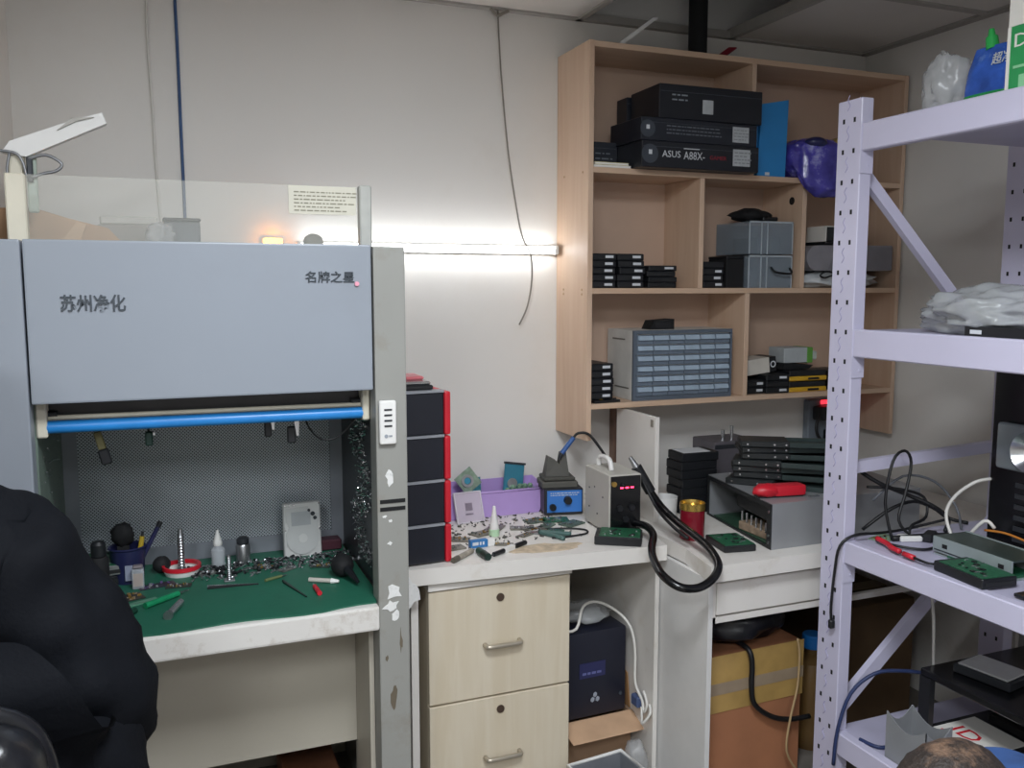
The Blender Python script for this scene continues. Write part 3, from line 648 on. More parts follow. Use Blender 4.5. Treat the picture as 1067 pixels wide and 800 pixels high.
for (z0, z1) in ((0.356, 0.676), (0.026, 0.350)):
    dr = B(0.645, 1.066, 2.218, 2.235, z0, z1, .0015).build('drawer', M_melamine, p, **Wd)
    zc = z1 - .038; zh = z0 + .150
    MB().cyl((0.852, 2.2185, zc), (0.852, 2.2150, zc), .0115, seg=18).build('lock', M_hole, dr, world=True, smooth='auto')
    MB().tube([(0.806, 2.218, zh), (0.808, 2.200, zh), (0.822, 2.196, zh), (0.893, 2.196, zh), (0.907, 2.200, zh), (0.909, 2.218, zh)], .007, smooth=3).build('handle', M_handle, dr, world=True, smooth=True)
# ---- black and red organiser at the end of the desk
o_ = thing('tool_case_stack', 'tall black stacked tool case with red edge on the desk', 'tool case', (0.645, 2.33, 0.7505), 4)
M_navy = mat('blue_black_plastic', '#1a1d27', 0.4, var=.08)
hs = [0, .108, .228, .350, .470]
zz = .001
for k in range(4):
    ph = B(-.065, .046, -.10, .10, hs[k] + .004, hs[k + 1] - .003, .003).build('case_module', M_navy, o_)
    B(.0465, .064, -.105, .10, hs[k] + .002, hs[k + 1] - .001, .006, 2).build('red_latch', M_red, o_)
    B(-.066, .0455, -.1035, -.08, hs[k + 1] - .0035, hs[k + 1] + .0030).build('seam_strip', mat('grey_strip', '#8f9298', 0.5), o_)
t = thing('red_tray', 'red and silver tray lying on top of the black tool case', 'tray', (0.636, 2.33, 1.2245))
B(-.05, .035, -.09, .09, 0, .012, .003).build('base', M_blk, t); B(-.05, .030, -.085, .085, .0125, .022, .004).build('cover', M_silver, t); B(-.03, .022, -.05, .05, .0225, .032, .004).build('lid', mat('pale_red', '#c66a70', 0.4), t)
# ---- purple tray with boards
M_purple = mat('lilac_plastic', '#b79bd6', 0.35, var=.04)
t = thing('purple_bin', 'long lilac plastic bin holding circuit parts', 'plastic bin', (1.02, 2.705, 0.7505))
x0, x1, y0, y1, zt = 0.80, 1.185, 2.635, 2.775, .830
pp = [(x0 + .012, .7505), (x1 - .03, .7505), (x1, zt), (x0, zt)]
MB().prism(pp, 'Y', y0, y0 + .004).build('front_wall', M_purple, t, **Wd)
MB().prism([(a, b + (.015 if b > .8 else 0)) for a, b in pp], 'Y', y1 - .004, y1).build('back_wall', M_purple, t, **Wd)
MB().hexa([(x1 - .034, y0, .7505), (x1 - .03, y0, .7505), (x1 - .03, y1, .7505), (x1 - .034, y1, .7505), (x1 - .004, y0, zt), (x1, y0, zt), (x1, y1, zt + .015), (x1 - .004, y1, zt + .015)]).build('end_wall', M_purple, t, **Wd)
MB().hexa([(x0 + .012, y0, .7505), (x0 + .016, y0, .7505), (x0 + .016, y1, .7505), (x0 + .012, y1, .7505), (x0, y0, zt), (x0 + .004, y0, zt), (x0 + .004, y1, zt + .015), (x0, y1, zt + .015)]).build('end_wall', M_purple, t, **Wd)
B(x0 + .017, x1 - .035, y0 + .005, y1 - .005, .7505, .754).build('base', M_purple, t, **Wd)
MB().tube([(x0, y0, zt + .001), (x1, y0, zt + .001)], .004, smooth=1).build('rim', M_purple, t, world=True, smooth=True)
for k, (x, y, z, s_) in enumerate(((0.905, 2.705, .778, 1), (1.085, 2.705, .782, 2), (1.00, 2.71, .775, 3))):
    board('circuit_board', ['green board lying deep in the lilac bin under the round teal one', 'green board lying deep in the lilac bin under the square teal one', 'green board lying deep in the middle of the lilac bin'][k], (x, y, z - .02), 8 * k, .085, .09, mat('mossy_board', '#5d7a62', 0.5, var=.4, scale=60), s_, chips=24, cm=mat('grey_parts', '#7c8a80', 0.4), rx=12)
t = thing('drive_electronics', 'teal board with a round motor ring leaning in the lilac bin', 'circuit board', (0.930, 2.710, .812), 0, rx=78)
Mz = Matrix.Rotation(R(35), 4, 'Z')
B(-.034, .034, -.034, .034, 0, .004, M=Matrix.Translation((0, .045, 0)) @ Mz).build('plate', mat('sage_metal', '#8a9f8c', 0.4, .3, var=.25, scale=60), t)
B(.0, .045, -.005, .055, -.008, -.002).build('board', M_pcbt, t)
MB().lathe([(.012, .005), (.021, .005), (.021, .010), (.012, .010), (.012, .005)], (-.004, .045, 0), 20).build('motor_ring', M_steel, t, smooth='auto')
MB().cyl((-.004, .045, .004), (-.004, .045, .009), .011, seg=16).build('hub', mat('cyan_hub', '#3f93ad', 0.3), t)
t = thing('drive_electronics', 'rectangular teal drive shell standing in the lilac bin', 'circuit board', (1.085, 2.715, .800), 0, rx=80)
Mz = Matrix.Rotation(R(-9), 4, 'Z')
B(-.035, .035, 0, .10, 0, .010, .002, M=Mz).build('shell', mat('teal_shell', '#3b8299', 0.3, .2), t)
B(-.037, .037, .099, .106, -.002, .014, M=Mz).build('top_edge', M_dkgrey, t)
MB().cyl((0, .035, .0105), (0, .035, .013), .018, seg=18).build('disc', M_steel, t)
c = MB(); rg = random.Random(3)
for k in range(16): x = rg.uniform(-.05, .075); c.ball((x, rg.uniform(.0, .026), rg.uniform(.008, .03)), .007 + .005 * rg.random(), sub=1)
c.build('loose_parts', mat('moss_parts', '#6f8f78', 0.4, var=.3, scale=60), t)
# ---- clear lid, glue bottle, small box
t = thing('square_cover', 'translucent square lid with a small dark label leaning on the lilac bin', 'lid', (0.895, 2.585, .7508), 4, rx=-22)
B(-.045, .045, 0, .003, 0, .098, .0015).build('sheet', mat('frosted_lid', '#e6dce8', 0.25, alpha=0.55, var=.02), t)
r_ = MB().box(-.047, .047, -.003, .004, .096, .100).box(-.047, .047, -.003, .004, 0, .004).box(-.047, -.043, -.003, .004, .004, .096).box(.043, .047, -.003, .004, .004, .096); r_.build('rim', mat('lid_rim', '#e9e4ea', 0.3, alpha=0.7), t)
B(-.012, .012, -.0012, -.0002, .040, .064).box(-.014, .012, -.0012, -.0002, .026, .031).build('dark_print', mat('grey_print', '#857a88', 0.5), t)
t = thing('glue_bottle', 'white pointed glue bottle with a pale green base on the desk', 'bottle', (0.914, 2.43, .7505))
MB().lathe([(0, 0), (.016, 0), (.016, .018), (.0145, .020), (0, .020)], seg=18).build('base', mat('mint_plastic', '#b6d8b4', 0.35), t, smooth='auto')
MB().lathe([(.0142, .0205), (.0142, .026), (.006, .075), (.0045, .088), (.0035, .090), (0, .0905)], seg=18).build('nozzle', M_white, t, smooth='auto')
t = thing('small_carton', 'small blue and white carton with white lettering on the desk', 'carton', (0.838, 2.335, .7505), 3)
B(-.036, .018, -.009, .009, 0, .022, .001).build('blue_body', mat('print_blue', '#2f74b0', 0.4), t); B(.0181, .040, -.009, .009, 0, .022, .001).build('white_end', M_white, t)
marks('lettering', M_inkw, t, -.030, .014, -.0094, .006, .017, 1, seed=2, th=.0004, fill=1.1)
# pens
def pen(label, p0, p1, r, m, m2, frac=.55, z=.7505, name='pen', cat='pen'):
    a = Vector((p0[0], p0[1], z + r)); b = Vector((p1[0], p1[1], z + r)); q = a.lerp(b, frac)
    t = thing(name, label, cat, (a.x, a.y, z))
    MB().cyl(a, q, r, r, seg=12).build('barrel', m, t, world=True, smooth='auto')
    MB().cyl(q, b, r * 1.12, r * 1.05, seg=12).build('cap', m2, t, world=True, smooth='auto')
    d = (a - q).normalized(); MB().cyl(a, a + d * .012, r * .6, r * .2, seg=8).build('tip', M_dkgrey, t, world=True, smooth='auto')
    return t
pen('white and black marker lying flat on the desk beside the dust patch', (0.838, 2.232), (0.965, 2.308), .0065, M_blk, M_blk, .72)
B(0.0, 0.045, -.0072, .0072, 0.0002, .0135, M=Matrix.Translation((0.877, 2.2555, .7505)) @ Matrix.Rotation(math.atan2(.076, .127), 4, 'Z')).build('marker_band', M_white, bpy.data.objects['pen'], world=True)
pen('worn grey pen lying beside the red edge of the tool case', (0.793, 2.285), (0.715, 2.218), .0075, mat('worn_grey', '#9c9588', 0.5, var=.3, scale=70), mat('worn_dark', '#5c574c', 0.5), .75)
pen('dark green screwdriver with a fat handle on the desk edge', (0.808, 2.272), (0.812, 2.205), .010, mat('bottle_green', '#2b4a3f', 0.4), mat('bottle_green_end', '#1b3029', 0.4), .5, name='screwdriver', cat='screwdriver')
# pliers
t = thing('pliers', 'small pliers with grey green handles open on the desk', 'pliers', (1.06, 2.35, .7508))
MB().tube([(1.045, 2.392, .757), (1.085, 2.365, .757), (1.125, 2.335, .757)], .007).build('grip', mat('teal_grip', '#4c6b66', 0.45), t, world=True, smooth=True)
MB().tube([(1.045, 2.388, .757), (1.068, 2.345, .757), (1.085, 2.300, .757)], .007).build('grip', mat('teal_grip', '#4c6b66', 0.45), t, world=True, smooth=True)
MB().cyl((1.043, 2.390, .757), (1.010, 2.412, .754), .009, .003, seg=8).build('jaw', M_steel, t, world=True)
tag(MB().tube([(1.00, 2.40, .7535), (1.06, 2.425, .7535), (1.14, 2.41, .7535), (1.19, 2.375, .7535), (1.175, 2.335, .7535), (1.10, 2.325, .7535), (1.06, 2.33, .7535)], .003).build('looped_lead', M_cable, smooth=True), 'thin dark lead looped on the desk beside the pliers', 'cable')
# scattered boards on the desk
BD = [((0.945, 2.50), 50, .06, .045, 'silver motor plate lying between the clear cover and the lilac bin'), ((1.055, 2.435), 12, .055, .04, 'dark motor plate lying beside the narrow brown board'), ((1.185, 2.455), 25, .075, .05, 'mottled green board lying before the soldering station'), ((0.80, 2.42), -30, .06, .04, 'grey plate lying near the foot of the lilac bin'), ((1.10, 2.395), -40, .05, .035, 'small dark board lying beside the looped lead'), ((0.885, 2.455), 20, .07, .045, 'grey metal bracket lying under the clear lid'), ((1.02, 2.465), -20, .075, .035, 'tarnished board lying behind the glue bottle'), ((1.09, 2.53), 10, .06, .05, 'green board lying beside the lilac bin corner'), ((1.155, 2.515), -14, .085, .055, 'dark green board lying beside the soldering station'), ((1.005, 2.395), 30, .06, .024, 'narrow brown board lying near the pliers'), ((0.755, 2.345), 8, .07, .04, 'grey board lying beside the blue carton'), ((0.905, 2.325), -24, .055, .020, 'narrow grey strip lying beside the blue carton'), ((1.10, 2.46), 40, .06, .035, 'small green board lying between two larger boards')]
for k, ((x, y), rz, sx, sy, l) in enumerate(BD):
    board('circuit_board', l, (x, y, .7508), rz, sx, sy, [mat('tarnish', '#7d7a70', 0.4, .3, var=.3, scale=60), mat('olive_board', '#55665a', 0.45, var=.35, scale=70), M_pcb][[0, 0, 1, 0, 2, 0, 0, 1, 2, 0, 0, 0, 1][k]], 10 + k, chips=16, th=.004, cm=mat('grey_parts2', '#5d6461', 0.4))
def on_desk(rg): return (0.80 + .37 * rg.random(), 2.33 + .29 * rg.random(), .7530), 1
tag(debris('desk_scrap', 170, on_desk, .0048, None, M_dkgrey, 31).build('desk_scrap', mat('scrap_grey', '#5b5a55', 0.5, .3)), 'tiny metal scraps scattered over the desk', 'scraps', kind='stuff')
rg = random.Random(2); pd = []
for k in range(18):
    a = 2 * math.pi * k / 18; q = .7 + .4 * rg.random(); pd.append((1.00 + .115 * q * math.cos(a), 2.255 + .042 * q * math.sin(a)))
tag(MB().prism(pd, 'Z', .7502, .7514).build('dust_patch', mat('brown_dust', '#c3b29a', 0.95, var=.25, scale=40)), 'patch of brown dust and grease on the desk front', 'dust', kind='stuff')
# ---- soldering station
t = thing('soldering_station', 'blue and black soldering station with a round dial', 'soldering station', (1.215, 2.60, .7505), -12)
M_sbl = mat('charcoal_box', '#2a2c33', 0.45)
B(-.065, .065, -.04, .06, .004, .090, .003).build('case', M_sbl, t)
B(-.056, .060, -.0425, -.0402, .012, .084).build('front_panel', mat('panel_blue', '#3f7fd0', 0.4, var=.04), t)
MB().cyl((.012, -.0425, .052), (.012, -.058, .052), .0135, .012, seg=20).build('dial', M_blk, t, smooth='auto')
MB().cyl((-.038, -.0425, .030), (-.038, -.052, .030), .011, seg=16).build('socket', M_blk, t, smooth='auto')
marks('print', M_inkw, t, -.045, .050, -.0428, .066, .080, 2, 4, th=.0004, fill=.5)
st = thing('iron_stand', 'grey iron holder standing on the soldering station', 'iron stand', (1.205, 2.60, .8410), -12)
M_std = mat('stand_grey', '#55544f', 0.55)
B(-.062, .058, -.038, .055, 0, .022, .004).build('base', M_std, st); B(-.056, .050, -.032, .05, .0225, .036, .004).build('sponge_tray', mat('stand_dark', '#484742', 0.6), st)
MB().hexa([(-.046, -.02, .0365), (.030, -.02, .0365), (.030, .04, .0365), (-.046, .04, .0365), (-.036, -.012, .100), (-.008, -.012, .085), (-.008, .03, .085), (-.036, .03, .100)]).hexa([(-.005, -.018, .0365), (.032, -.018, .0365), (.032, .03, .0365), (-.005, .03, .0365), (.004, -.010, .112), (.022, -.010, .118), (.022, .018, .118), (.004, .018, .112)]).build('holder', M_std, st)
si = thing('soldering_iron', 'soldering iron with a blue handle resting in the holder', 'soldering iron', (1.215, 2.59, .92))
MB().cyl((1.205, 2.575, .955), (1.245, 2.57, 1.005), .008, .0075, seg=12).build('grip', mat('iron_blue', '#2f5a9a', 0.4), si, world=True, smooth='auto')
MB().cyl((1.195, 2.576, .935), (1.205, 2.575, .955), .005, .008, seg=12).build('collar', M_dkgrey, si, world=True, smooth='auto')
MB().tube([(1.245, 2.57, 1.005), (1.258, 2.565, 1.019), (1.285, 2.545, 1.018), (1.300, 2.50, .985), (1.305, 2.43, .94), (1.285, 2.35, .91), (1.268, 2.275, .906)], .0045).build('cord', M_cable, si, world=True, smooth=True)
# ---- hot air station
t = thing('hot_air_station', 'grey hot air rework station with a glowing red display', 'rework station', (1.285, 2.37, .7505), -3)
M_hag = mat('station_grey', '#b9b6ae', 0.5, var=.03)
B(-.053, .053, -.085, .095, .006, .186, .003).build('case', M_hag, t)
B(-.049, .049, -.0875, -.0853, .010, .182).build('front_panel', M_blkgloss, t)
ft = MB()
for (x, y) in ((-.04, -.07), (.04, -.07), (-.04, .08), (.04, .08)): ft.cyl((x, y, 0), (x, y, .0055), .008)
ft.build('feet', M_blk, t)
M_led = mat('red_digits', '#ff3050', 0.4, var=0, emit='#ff2848', es=6.0)
dg_ = MB()
for k in range(3):
    x = -.018 + k * .017
    dg_.box(x, x + .010, -.0885, -.0876, .1445, .1485)
dg_.build('display_digits', M_led, t)
MB().cyl((-.040, -.0876, .160), (-.040, -.094, .160), .008, seg=12).build('cable_socket', M_gold, t)
for (x, z) in ((-.02, .085), (.02, .085), (0, .05)): MB().cyl((x, -.0876, z), (x, -.096, z), .010, .009, seg=14).build('knob', M_blk, t, smooth='auto')
MB().tube([(-.018, .07, .186), (-.018, .062, .212), (-.018, .03, .220), (-.018, -.01, .216), (-.018, -.025, .186)], .008).build('carry_handle', M_white, t, smooth=True)
s = MB()
for (y, z) in ((.06, .12), (.06, .06), (0, .05), (-.04, .11), (.02, .13)): s.cyl((-.0531, y, z), (-.0545, y, z), .003, seg=8)
s.build('side_screws', M_dkgrey, t)
# hot air gun and its hose
t = thing('hot_air_gun', 'black hot air gun with a thick looping hose beside the station', 'heat gun', (1.36, 2.33, .95))
MB().cyl((1.328, 2.345, .975), (1.345, 2.335, .945), .006, .011, seg=12).build('nozzle', M_steel, t, world=True, smooth='auto')
MB().cyl((1.345, 2.335, .945), (1.385, 2.315, .868), .017, .0165, seg=16).build('grip', M_blk, t, world=True, smooth='auto')
MB().tube([(1.385, 2.315, .868), (1.395, 2.26, .829), (1.392, 2.17, .808), (1.390, 2.08, .794), (1.380, 1.99, .781), (1.356, 1.912, .760), (1.323, 1.892, .732), (1.275, 1.888, .716), (1.226, 1.90, .722), (1.206, 1.95, .742), (1.227, 2.03, .760), (1.258, 2.09, .771), (1.298, 2.15, .785), (1.318, 2.22, .79), (1.312, 2.283, .785)], .0112, seg=12, smooth=7).build('hose', M_blkgloss, t, world=True, smooth=True)
MB().tube([(1.352, 2.322, .92), (1.372, 2.295, .862), (1.378, 2.25, .822), (1.370, 2.16, .800), (1.368, 2.08, .787)], .005).build('lead', M_cable, t, world=True, smooth=True)
hdd('black hard drive with green circuit board up on the desk beside the hot air station', (1.232, 2.235, .7508), 58, 'pcb', size=(.098, .135, .026), end_label=False)
# ---- upright white board and mug
t = thing('upright_board', 'white upright panel dividing the desk from the corner desk', 'panel', (1.44, 2.50, .751))
B(1.433, 1.448, 2.372, 2.625, .751, 1.088, .001).build('panel', M_desk, t, **Wd)
B(1.4315, 1.4328, 2.385, 2.40, 1.055, 1.078).build('mark', M_wire, t, **Wd)
t = thing('white_mug', 'white mug standing behind the hot air hose', 'mug', (1.497, 2.42, .751), 120)
MB().lathe([(0, 0), (.036, 0), (.042, .01), (.045, .07), (.042, .07), (.038, .012), (0, .01)], seg=24).build('cup', M_white, t, smooth='auto')
MB().tube([(.044, 0, .06), (.066, 0, .055), (.066, 0, .025), (.042, 0, .018)], .005).build('handle', M_white, t, smooth=True)
MB().cyl((0, 0, .046), (0, 0, .05), .0385, seg=24).build('drink', M_blk2, t)
# ================================================================== wall shelf
M_oak = wood('beech_laminate', '#cfb096', '#d6baa2', 'Z', 0.5)
M_oakx = wood('beech_laminate_long', '#cbac91', '#d3b69d', 'X', 0.5)
M_edge = mat('edge_band', '#b08c68', 0.5, var=.05)
sh = thing('wall_shelf', 'beech coloured open wall shelf with three rows of compartments', 'shelf', (1.94, 2.79, 0.99))
SX0, SX1, SY0, SY1 = 1.285, 2.592, 2.560, 2.798
B(SX0, SX0 + .018, SY0, SY1, 0.992, 2.262, .001).build('side_panel', M_oak, sh, **Wd)
B(SX1 - .018, SX1, SY0, SY1, 0.935, 2.262, .001).build('side_panel', M_oak, sh, **Wd)
xi0, xi1 = SX0 + .018, SX1 - .018
for nm, z in (('top_board', 2.243), ('shelf_board', 1.856), ('shelf_board', 1.472), ('bottom_board', 1.095)):
    B(xi0, xi1, SY0 + .001, SY1 - .012, z, z + .018, .0008).build(nm, M_oakx, sh, **Wd)
B(xi0, xi1, SY1 - .0115, SY1, 1.095, 2.261).build('back_board', mat('beech_back', '#c6aa96', 0.6, var=.06, scale=5), sh, **Wd)
for x, z0, z1 in ((1.901, 1.8745, 2.2425), (1.704, 1.4905, 1.8555), (2.131, 1.4905, 1.8555), (1.899, 1.1135, 1.4715)):
    dv = B(x, x + .018, SY0 + .002, SY1 - .012, z0, z1, .0008).build('divider', M_oak, sh, **Wd)
    if x > 2: MB().cyl((x - .001, 2.62, 1.80), (x + .0005, 2.62, 1.80), .014, seg=18).build('cable_hole', M_blk2, dv, **Wd)
SB1, SB2, SB3 = 1.8742, 1.4902, 1.1132
sc = MB()
for z in (1.485, 1.47, 1.86): 
    for y in (2.60, 2.74): sc.cyl((SX0 - .0012, y, z), (SX0, y, z), .004, seg=8)
sc.build('screw_caps', M_edge, sh, **Wd)

# ---- top row: motherboard boxes
M_bx = mat('printed_black_card', '#1b1e26', 0.4, var=.06)
M_bx2 = mat('printed_navy_card', '#20242e', 0.4, var=.06)
M_stkr = mat('silver_sticker', '#b4b9bd', 0.5, var=.08, scale=60)
M_disc = mat('grey_disc', '#3d434c', 0.4)
def mbox(label, loc, rz, sx, sy, sz, kind):
    t = thing('motherboard_box', label, 'box', loc, rz, 'motherboard boxes on the top shelf')
    B(-sx / 2, sx / 2, 0, sy, 0, sz, .002).build('carton', M_bx if kind != 1 else M_bx2, t)
    B(-sx / 2 + .004, sx / 2 - .004, -.0006, 0, sz * .78, sz * .80).build('lid_seam', M_disc, t)
    return t
t = mbox('black printed motherboard box at the bottom of the stack, beside the blue folder', (1.668, 2.502, SB1), 0, .448, .20, .083, 0)
MB().cyl((-.195, -.0002, .042), (-.195, -.001, .042), .030, seg=24).build('round_print', M_disc, t)
B(-.200, -.188, -.0018, -.001, .040, .054).build('spark_print', M_inkw, t)
text_mesh('brand_lettering', 'ASUS', .030, M_inkw, t, face_front(-.150, -.0006, .034), .0003, width=.068)
text_mesh('model_lettering', 'A88X-', .036, M_inkw, t, face_front(-.070, -.0006, .030), .0003, width=.080)
text_mesh('red_lettering', 'GAMER', .018, mat('dull_red_print', '#8e2434', 0.5), t, face_front(.03, -.0006, .034), .0003, width=.065)
B(-.07, -.01, -.0008, 0, .062, .065).build('print_line', M_inkw, t)
st = B(.120, .188, -.001, 0, .018, .072).build('sticker', M_stkr, t); marks('sticker_print', mat('sticker_ink', '#8b8f92', .6), st, .126, .183, -.0012, .024, .068, 4, 3, th=.0003, fill=.5)
t2 = mbox('black printed motherboard box in the middle of the stack', (1.664, 2.506, SB1 + .0835), 1, .448, .20, .072, 1)
MB().cyl((-.200, -.0002, .036), (-.200, -.001, .036), .027, seg=24).build('round_print', M_disc, t2)
B(-.206, -.194, -.0018, -.001, .034, .047).build('spark_print', M_inkw, t2)
marks('box_print', mat('dim_print', '#6d747d', .5), t2, -.13, .09, -.0006, .022, .056, 3, 8, th=.0003, fill=.4)
st = B(.125, .190, -.001, 0, .012, .062).build('sticker', M_stkr, t2); marks('sticker_print', mat('sticker_ink', '#8b8f92', .6), st, .130, .185, -.0012, .018, .058, 4, 6, th=.0003, fill=.4)
t3 = mbox('thick black box on top of the motherboard stack, with a pale square sticker', (1.706, 2.508, SB1 + .1565), -1, .392, .19, .108, 0)
marks('box_print', mat('dim_print2', '#98a0a8', .5), t3, -.150, -.09, -.0006, .055, .085, 2, 12, th=.0003, fill=.4)
B(-.036, .004, -.001, 0, .022, .066).build('sticker', M_stkr, t3)
t4 = mbox('dark box standing on end behind the motherboard stack', (1.565, 2.706, SB1 + .1565), 0, .13, .07, .10, 1)
B(-.0, .05, -.001, 0, .02, .08).build('side_print', M_disc, t4)
t5 = mbox('small black box pushed in beside the bottom motherboard box', (1.400, 2.665, SB1), 0, .088, .11, .096, 1)
marks('box_print', mat('dim_print', '#6d747d', .5), t5, -.038, .02, -.0006, .02, .07, 3, 9, th=.0003, fill=.35)
bf = thing('blue_folder', 'bright blue plastic file box standing beside the motherboard boxes', 'file box', (2.000, 2.568, SB1), -3)
M_bf = mat('sky_blue_plastic', '#2c86c8', 0.35, var=.04)
MB().prism([(-.062, 0), (.052, 0), (.058, .262), (-.05, .242)], 'Y', .0, .16).build('box', M_bf, bf)
MB().prism([(-.063, .02), (-.058, .22), (-.068, .205), (-.076, .09), (-.070, .04)], 'Y', .004, .05).build('open_flap', M_bf, bf)
B(-.03, -.012, -.001, 0, .004, .014).build('tag', M_inkw, bf)
for k, (x0, x1, l, c) in enumerate(((1.306, 1.438, 'thin white notebook lying under the cream one', '#dcd8d0'), (1.310, 1.430, 'thin cream notebook lying on the shelf beside the side panel', '#d8cf9a'))):
    t = thing('notebook', l, 'notebook', ((x0 + x1) / 2, 2.608, SB1 + k * .0085)); wdt = (x1 - x0) / 2
    B(-wdt, wdt, -.045, .045, .001, .0065).build('pages', M_paper, t); q = MB().box(-wdt - .001, wdt + .001, -.046, .046, 0, .001).box(-wdt - .001, wdt + .001, -.046, .046, .0066, .0078); q.build('cover', mat('cover' + c, c, .5), t)
# purple package
pk = thing('purple_package', 'glossy purple packet in clear film bulging over the shelf edge', 'packet', (2.235, 2.62, SB1))
b = MB().ball((0, 0, 0), 1, 1, 1, 5, .16, 7, 3)
for v in b.bm.verts:
    c_ = v.co.copy()
    sx_ = lambda t, e: math.copysign(abs(t) ** e, t)
    v.co = Vector((2.215 + .145 * sx_(c_.x, .7), 2.605 + .105 * sx_(c_.y, .75), 1.945 + .075 * sx_(c_.z, .75)))
    f_ = max(0.0, min(1.0, (2.562 - v.co.y) / .03))
    if c_.z < 0: v.co.z -= .075 * f_ * (1 - .4 * c_.x ** 2)
    if v.co.y > 2.556: v.co.z = max(v.co.z, SB1 + .001)
    v.co.x = min(v.co.x, 2.570)
M_pp = mat('purple_film', '#4f49a8', 0.14, var=.35, scale=16, bump=.9, bscale=22, stain_or_glint='#c6cae8', sscale=16, samt=.8)  # pale patches are highlights of the clear film, painted into the colour
b.build('packet', M_pp, pk, world=True, smooth=True)
b = MB().ball((2.295, 2.535, 2.000), .065, .05, .024, 3, .15, 8, 5); b.build('yellow_panel', mat('yellow_print', '#b39a5a', .35, var=.25, scale=20), pk, world=True, smooth=True)
b = MB().ball((2.150, 2.530, 1.992), .042, .035, .020, 3); b.build('round_print', mat('ring_navy', '#2a2c58', .3), pk, world=True, smooth=True)

# ---- middle row: stacks of drives
def stack(xc, y, z0, n, rz, labels, group, sz=.0232, jit=4, up=None, sx=.101, sy=.147, seed=1):
    rg = random.Random(seed)
    for k in range(n):
        hdd(labels % ['lowest', 'second', 'third', 'fourth', 'fifth', 'sixth'][k] if k < n - 1 else labels % 'topmost', (xc + rg.uniform(-.003, .003), y, z0 + k * (sz + .0003)), rz + rg.uniform(-jit, jit) * .4, up if k == n - 1 and up else 'none', size=(sx, sy, sz), group=group, end_label=rg.random() < .78)
stack(1.353, 2.655, SB2, 5, 0, '%s drive of the five high stack against the shelf side panel', 'drives on the middle shelf', .0222, sx=.094, seed=3)
stack(1.456, 2.650, SB2, 5, 0, '%s drive of the five high stack next to the side panel stack', 'drives on the middle shelf', .0222, sx=.097, seed=4)
stack(1.572, 2.650, SB2, 4, 0, '%s drive of the four high stack in the first middle compartment', 'drives on the middle shelf', .0185, sx=.110, seed=5)
stack(1.775, 2.650, SB2, 4, 0, '%s drive of the four high stack beside the black box', 'drives on the middle shelf', .0222, sx=.085, seed=6)
t = thing('black_box', 'plain matte black box beside the clear drawer unit', 'box', (1.872, 2.640, SB2))
B(-.038, .034, -.055, .055, 0, .100, .002).build('body', M_blk2, t); B(-.039, .035, -.056, .056, .1002, .110, .002).build('lid', M_blk, t)
# clear organiser
co = thing('clear_drawer_unit', 'two tier clear plastic organiser with black device on top', 'organiser', (2.015, 2.68, SB2))
M_cl2 = mat('smoky_clear', '#9aa7b2', 0.15, alpha=0.45, var=.04)
for k, z in enumerate((0, .118)):
    bx = MB().box(-.095, .090, -.10, -.097, z, z + .112).box(-.095, .090, .092, .095, z, z + .112).box(-.095, -.092, -.097, .092, z, z + .112).box(.087, .090, -.097, .092, z, z + .112).box(-.092, .087, -.097, .092, z, z + .003)
    tr = bx.build('tier', M_cl2, co)
    e = MB()
    for x in (-.096, -.045, -.020, .088): e.box(x, x + .004, -.1025, -.1005, z, z + .114)
    e.box(-.096, .092, -.1025, -.1005, z + .108, z + .114); e.build('ribs', mat('pale_rib', '#c2cbd2', .3, alpha=.8), tr)
    B(-.08, -.05, -.09, .08, z + .004, z + .07).build('contents', mat('grey_contents', '#5c646b', .6), tr) if k == 0 else B(-.03, .07, -.06, .08, z + .004, z + .06).build('contents', mat('teal_contents', '#4f5d63', .6), tr)
MB().tube([(.0, -.103, .072), (.004, -.125, .055), (.07, -.125, .050), (.080, -.103, .070)], .004).build('carry_handle', M_blk, co, smooth=True)
t = thing('black_device', 'irregular black device lying on the clear organiser', 'device', (1.985, 2.665, SB2 + .2325))
MB().ball((0, 0, .024), .075, .06, .024, 3, .35, 10, 6).build('casing', M_blk2, t, smooth=True); B(.02, .085, -.05, .0, .004, .018, .003).build('plug', M_blk, t)
# right compartment
t = thing('folded_bag', 'white folded plastic bag lying below the grey router', 'bag', (2.33, 2.66, SB2))
b = MB().ball((2.35, 2.655, SB2 + .030), .185, .095, .036, 4, .3, 9, 2)
for v in b.bm.verts:
    v.co.z = max(v.co.z, SB2 + .0005); v.co.x = min(max(v.co.x, 2.152), 2.570); v.co.y = min(v.co.y, 2.78)
b.build('bag', mat('white_bag', '#c5c9cb', .35, var=.08, scale=15, bump=.4, bscale=20), t, world=True, smooth=True)
tag(MB().tube([(2.28, 2.555, SB2 + .052), (2.24, 2.552, SB2 + .058), (2.215, 2.556, SB2 + .045), (2.235, 2.556, SB2 + .036), (2.27, 2.554, SB2 + .044), (2.33, 2.553, SB2 + .040), (2.39, 2.556, SB2 + .034)], .0035).build('coiled_lead', M_cable, smooth=True), 'thin black lead curled on the folded white bag', 'cable')
t = thing('grey_router', 'grey rounded router lying on the folded white bag', 'router', (2.36, 2.65, SB2 + .062))
pr_ = [(-.195, .045)] + [(-.150 + .045 * math.cos(a), .045 + .045 * math.sin(a)) for a in [math.pi * (1 - j / 8) for j in range(1, 5)]] + [(.195, .094), (.200, .09), (.200, .006), (.19, .001), (-.10, 0)] + [(-.150 + .045 * math.cos(a), .045 + .045 * math.sin(a)) for a in [-math.pi / 2 - math.pi / 2 * j / 6 for j in range(0, 6)]]
MB().prism(pr_, 'Y', -.08, .09).build('casing', mat('warm_grey_plastic', '#8c8a90', .45), t)
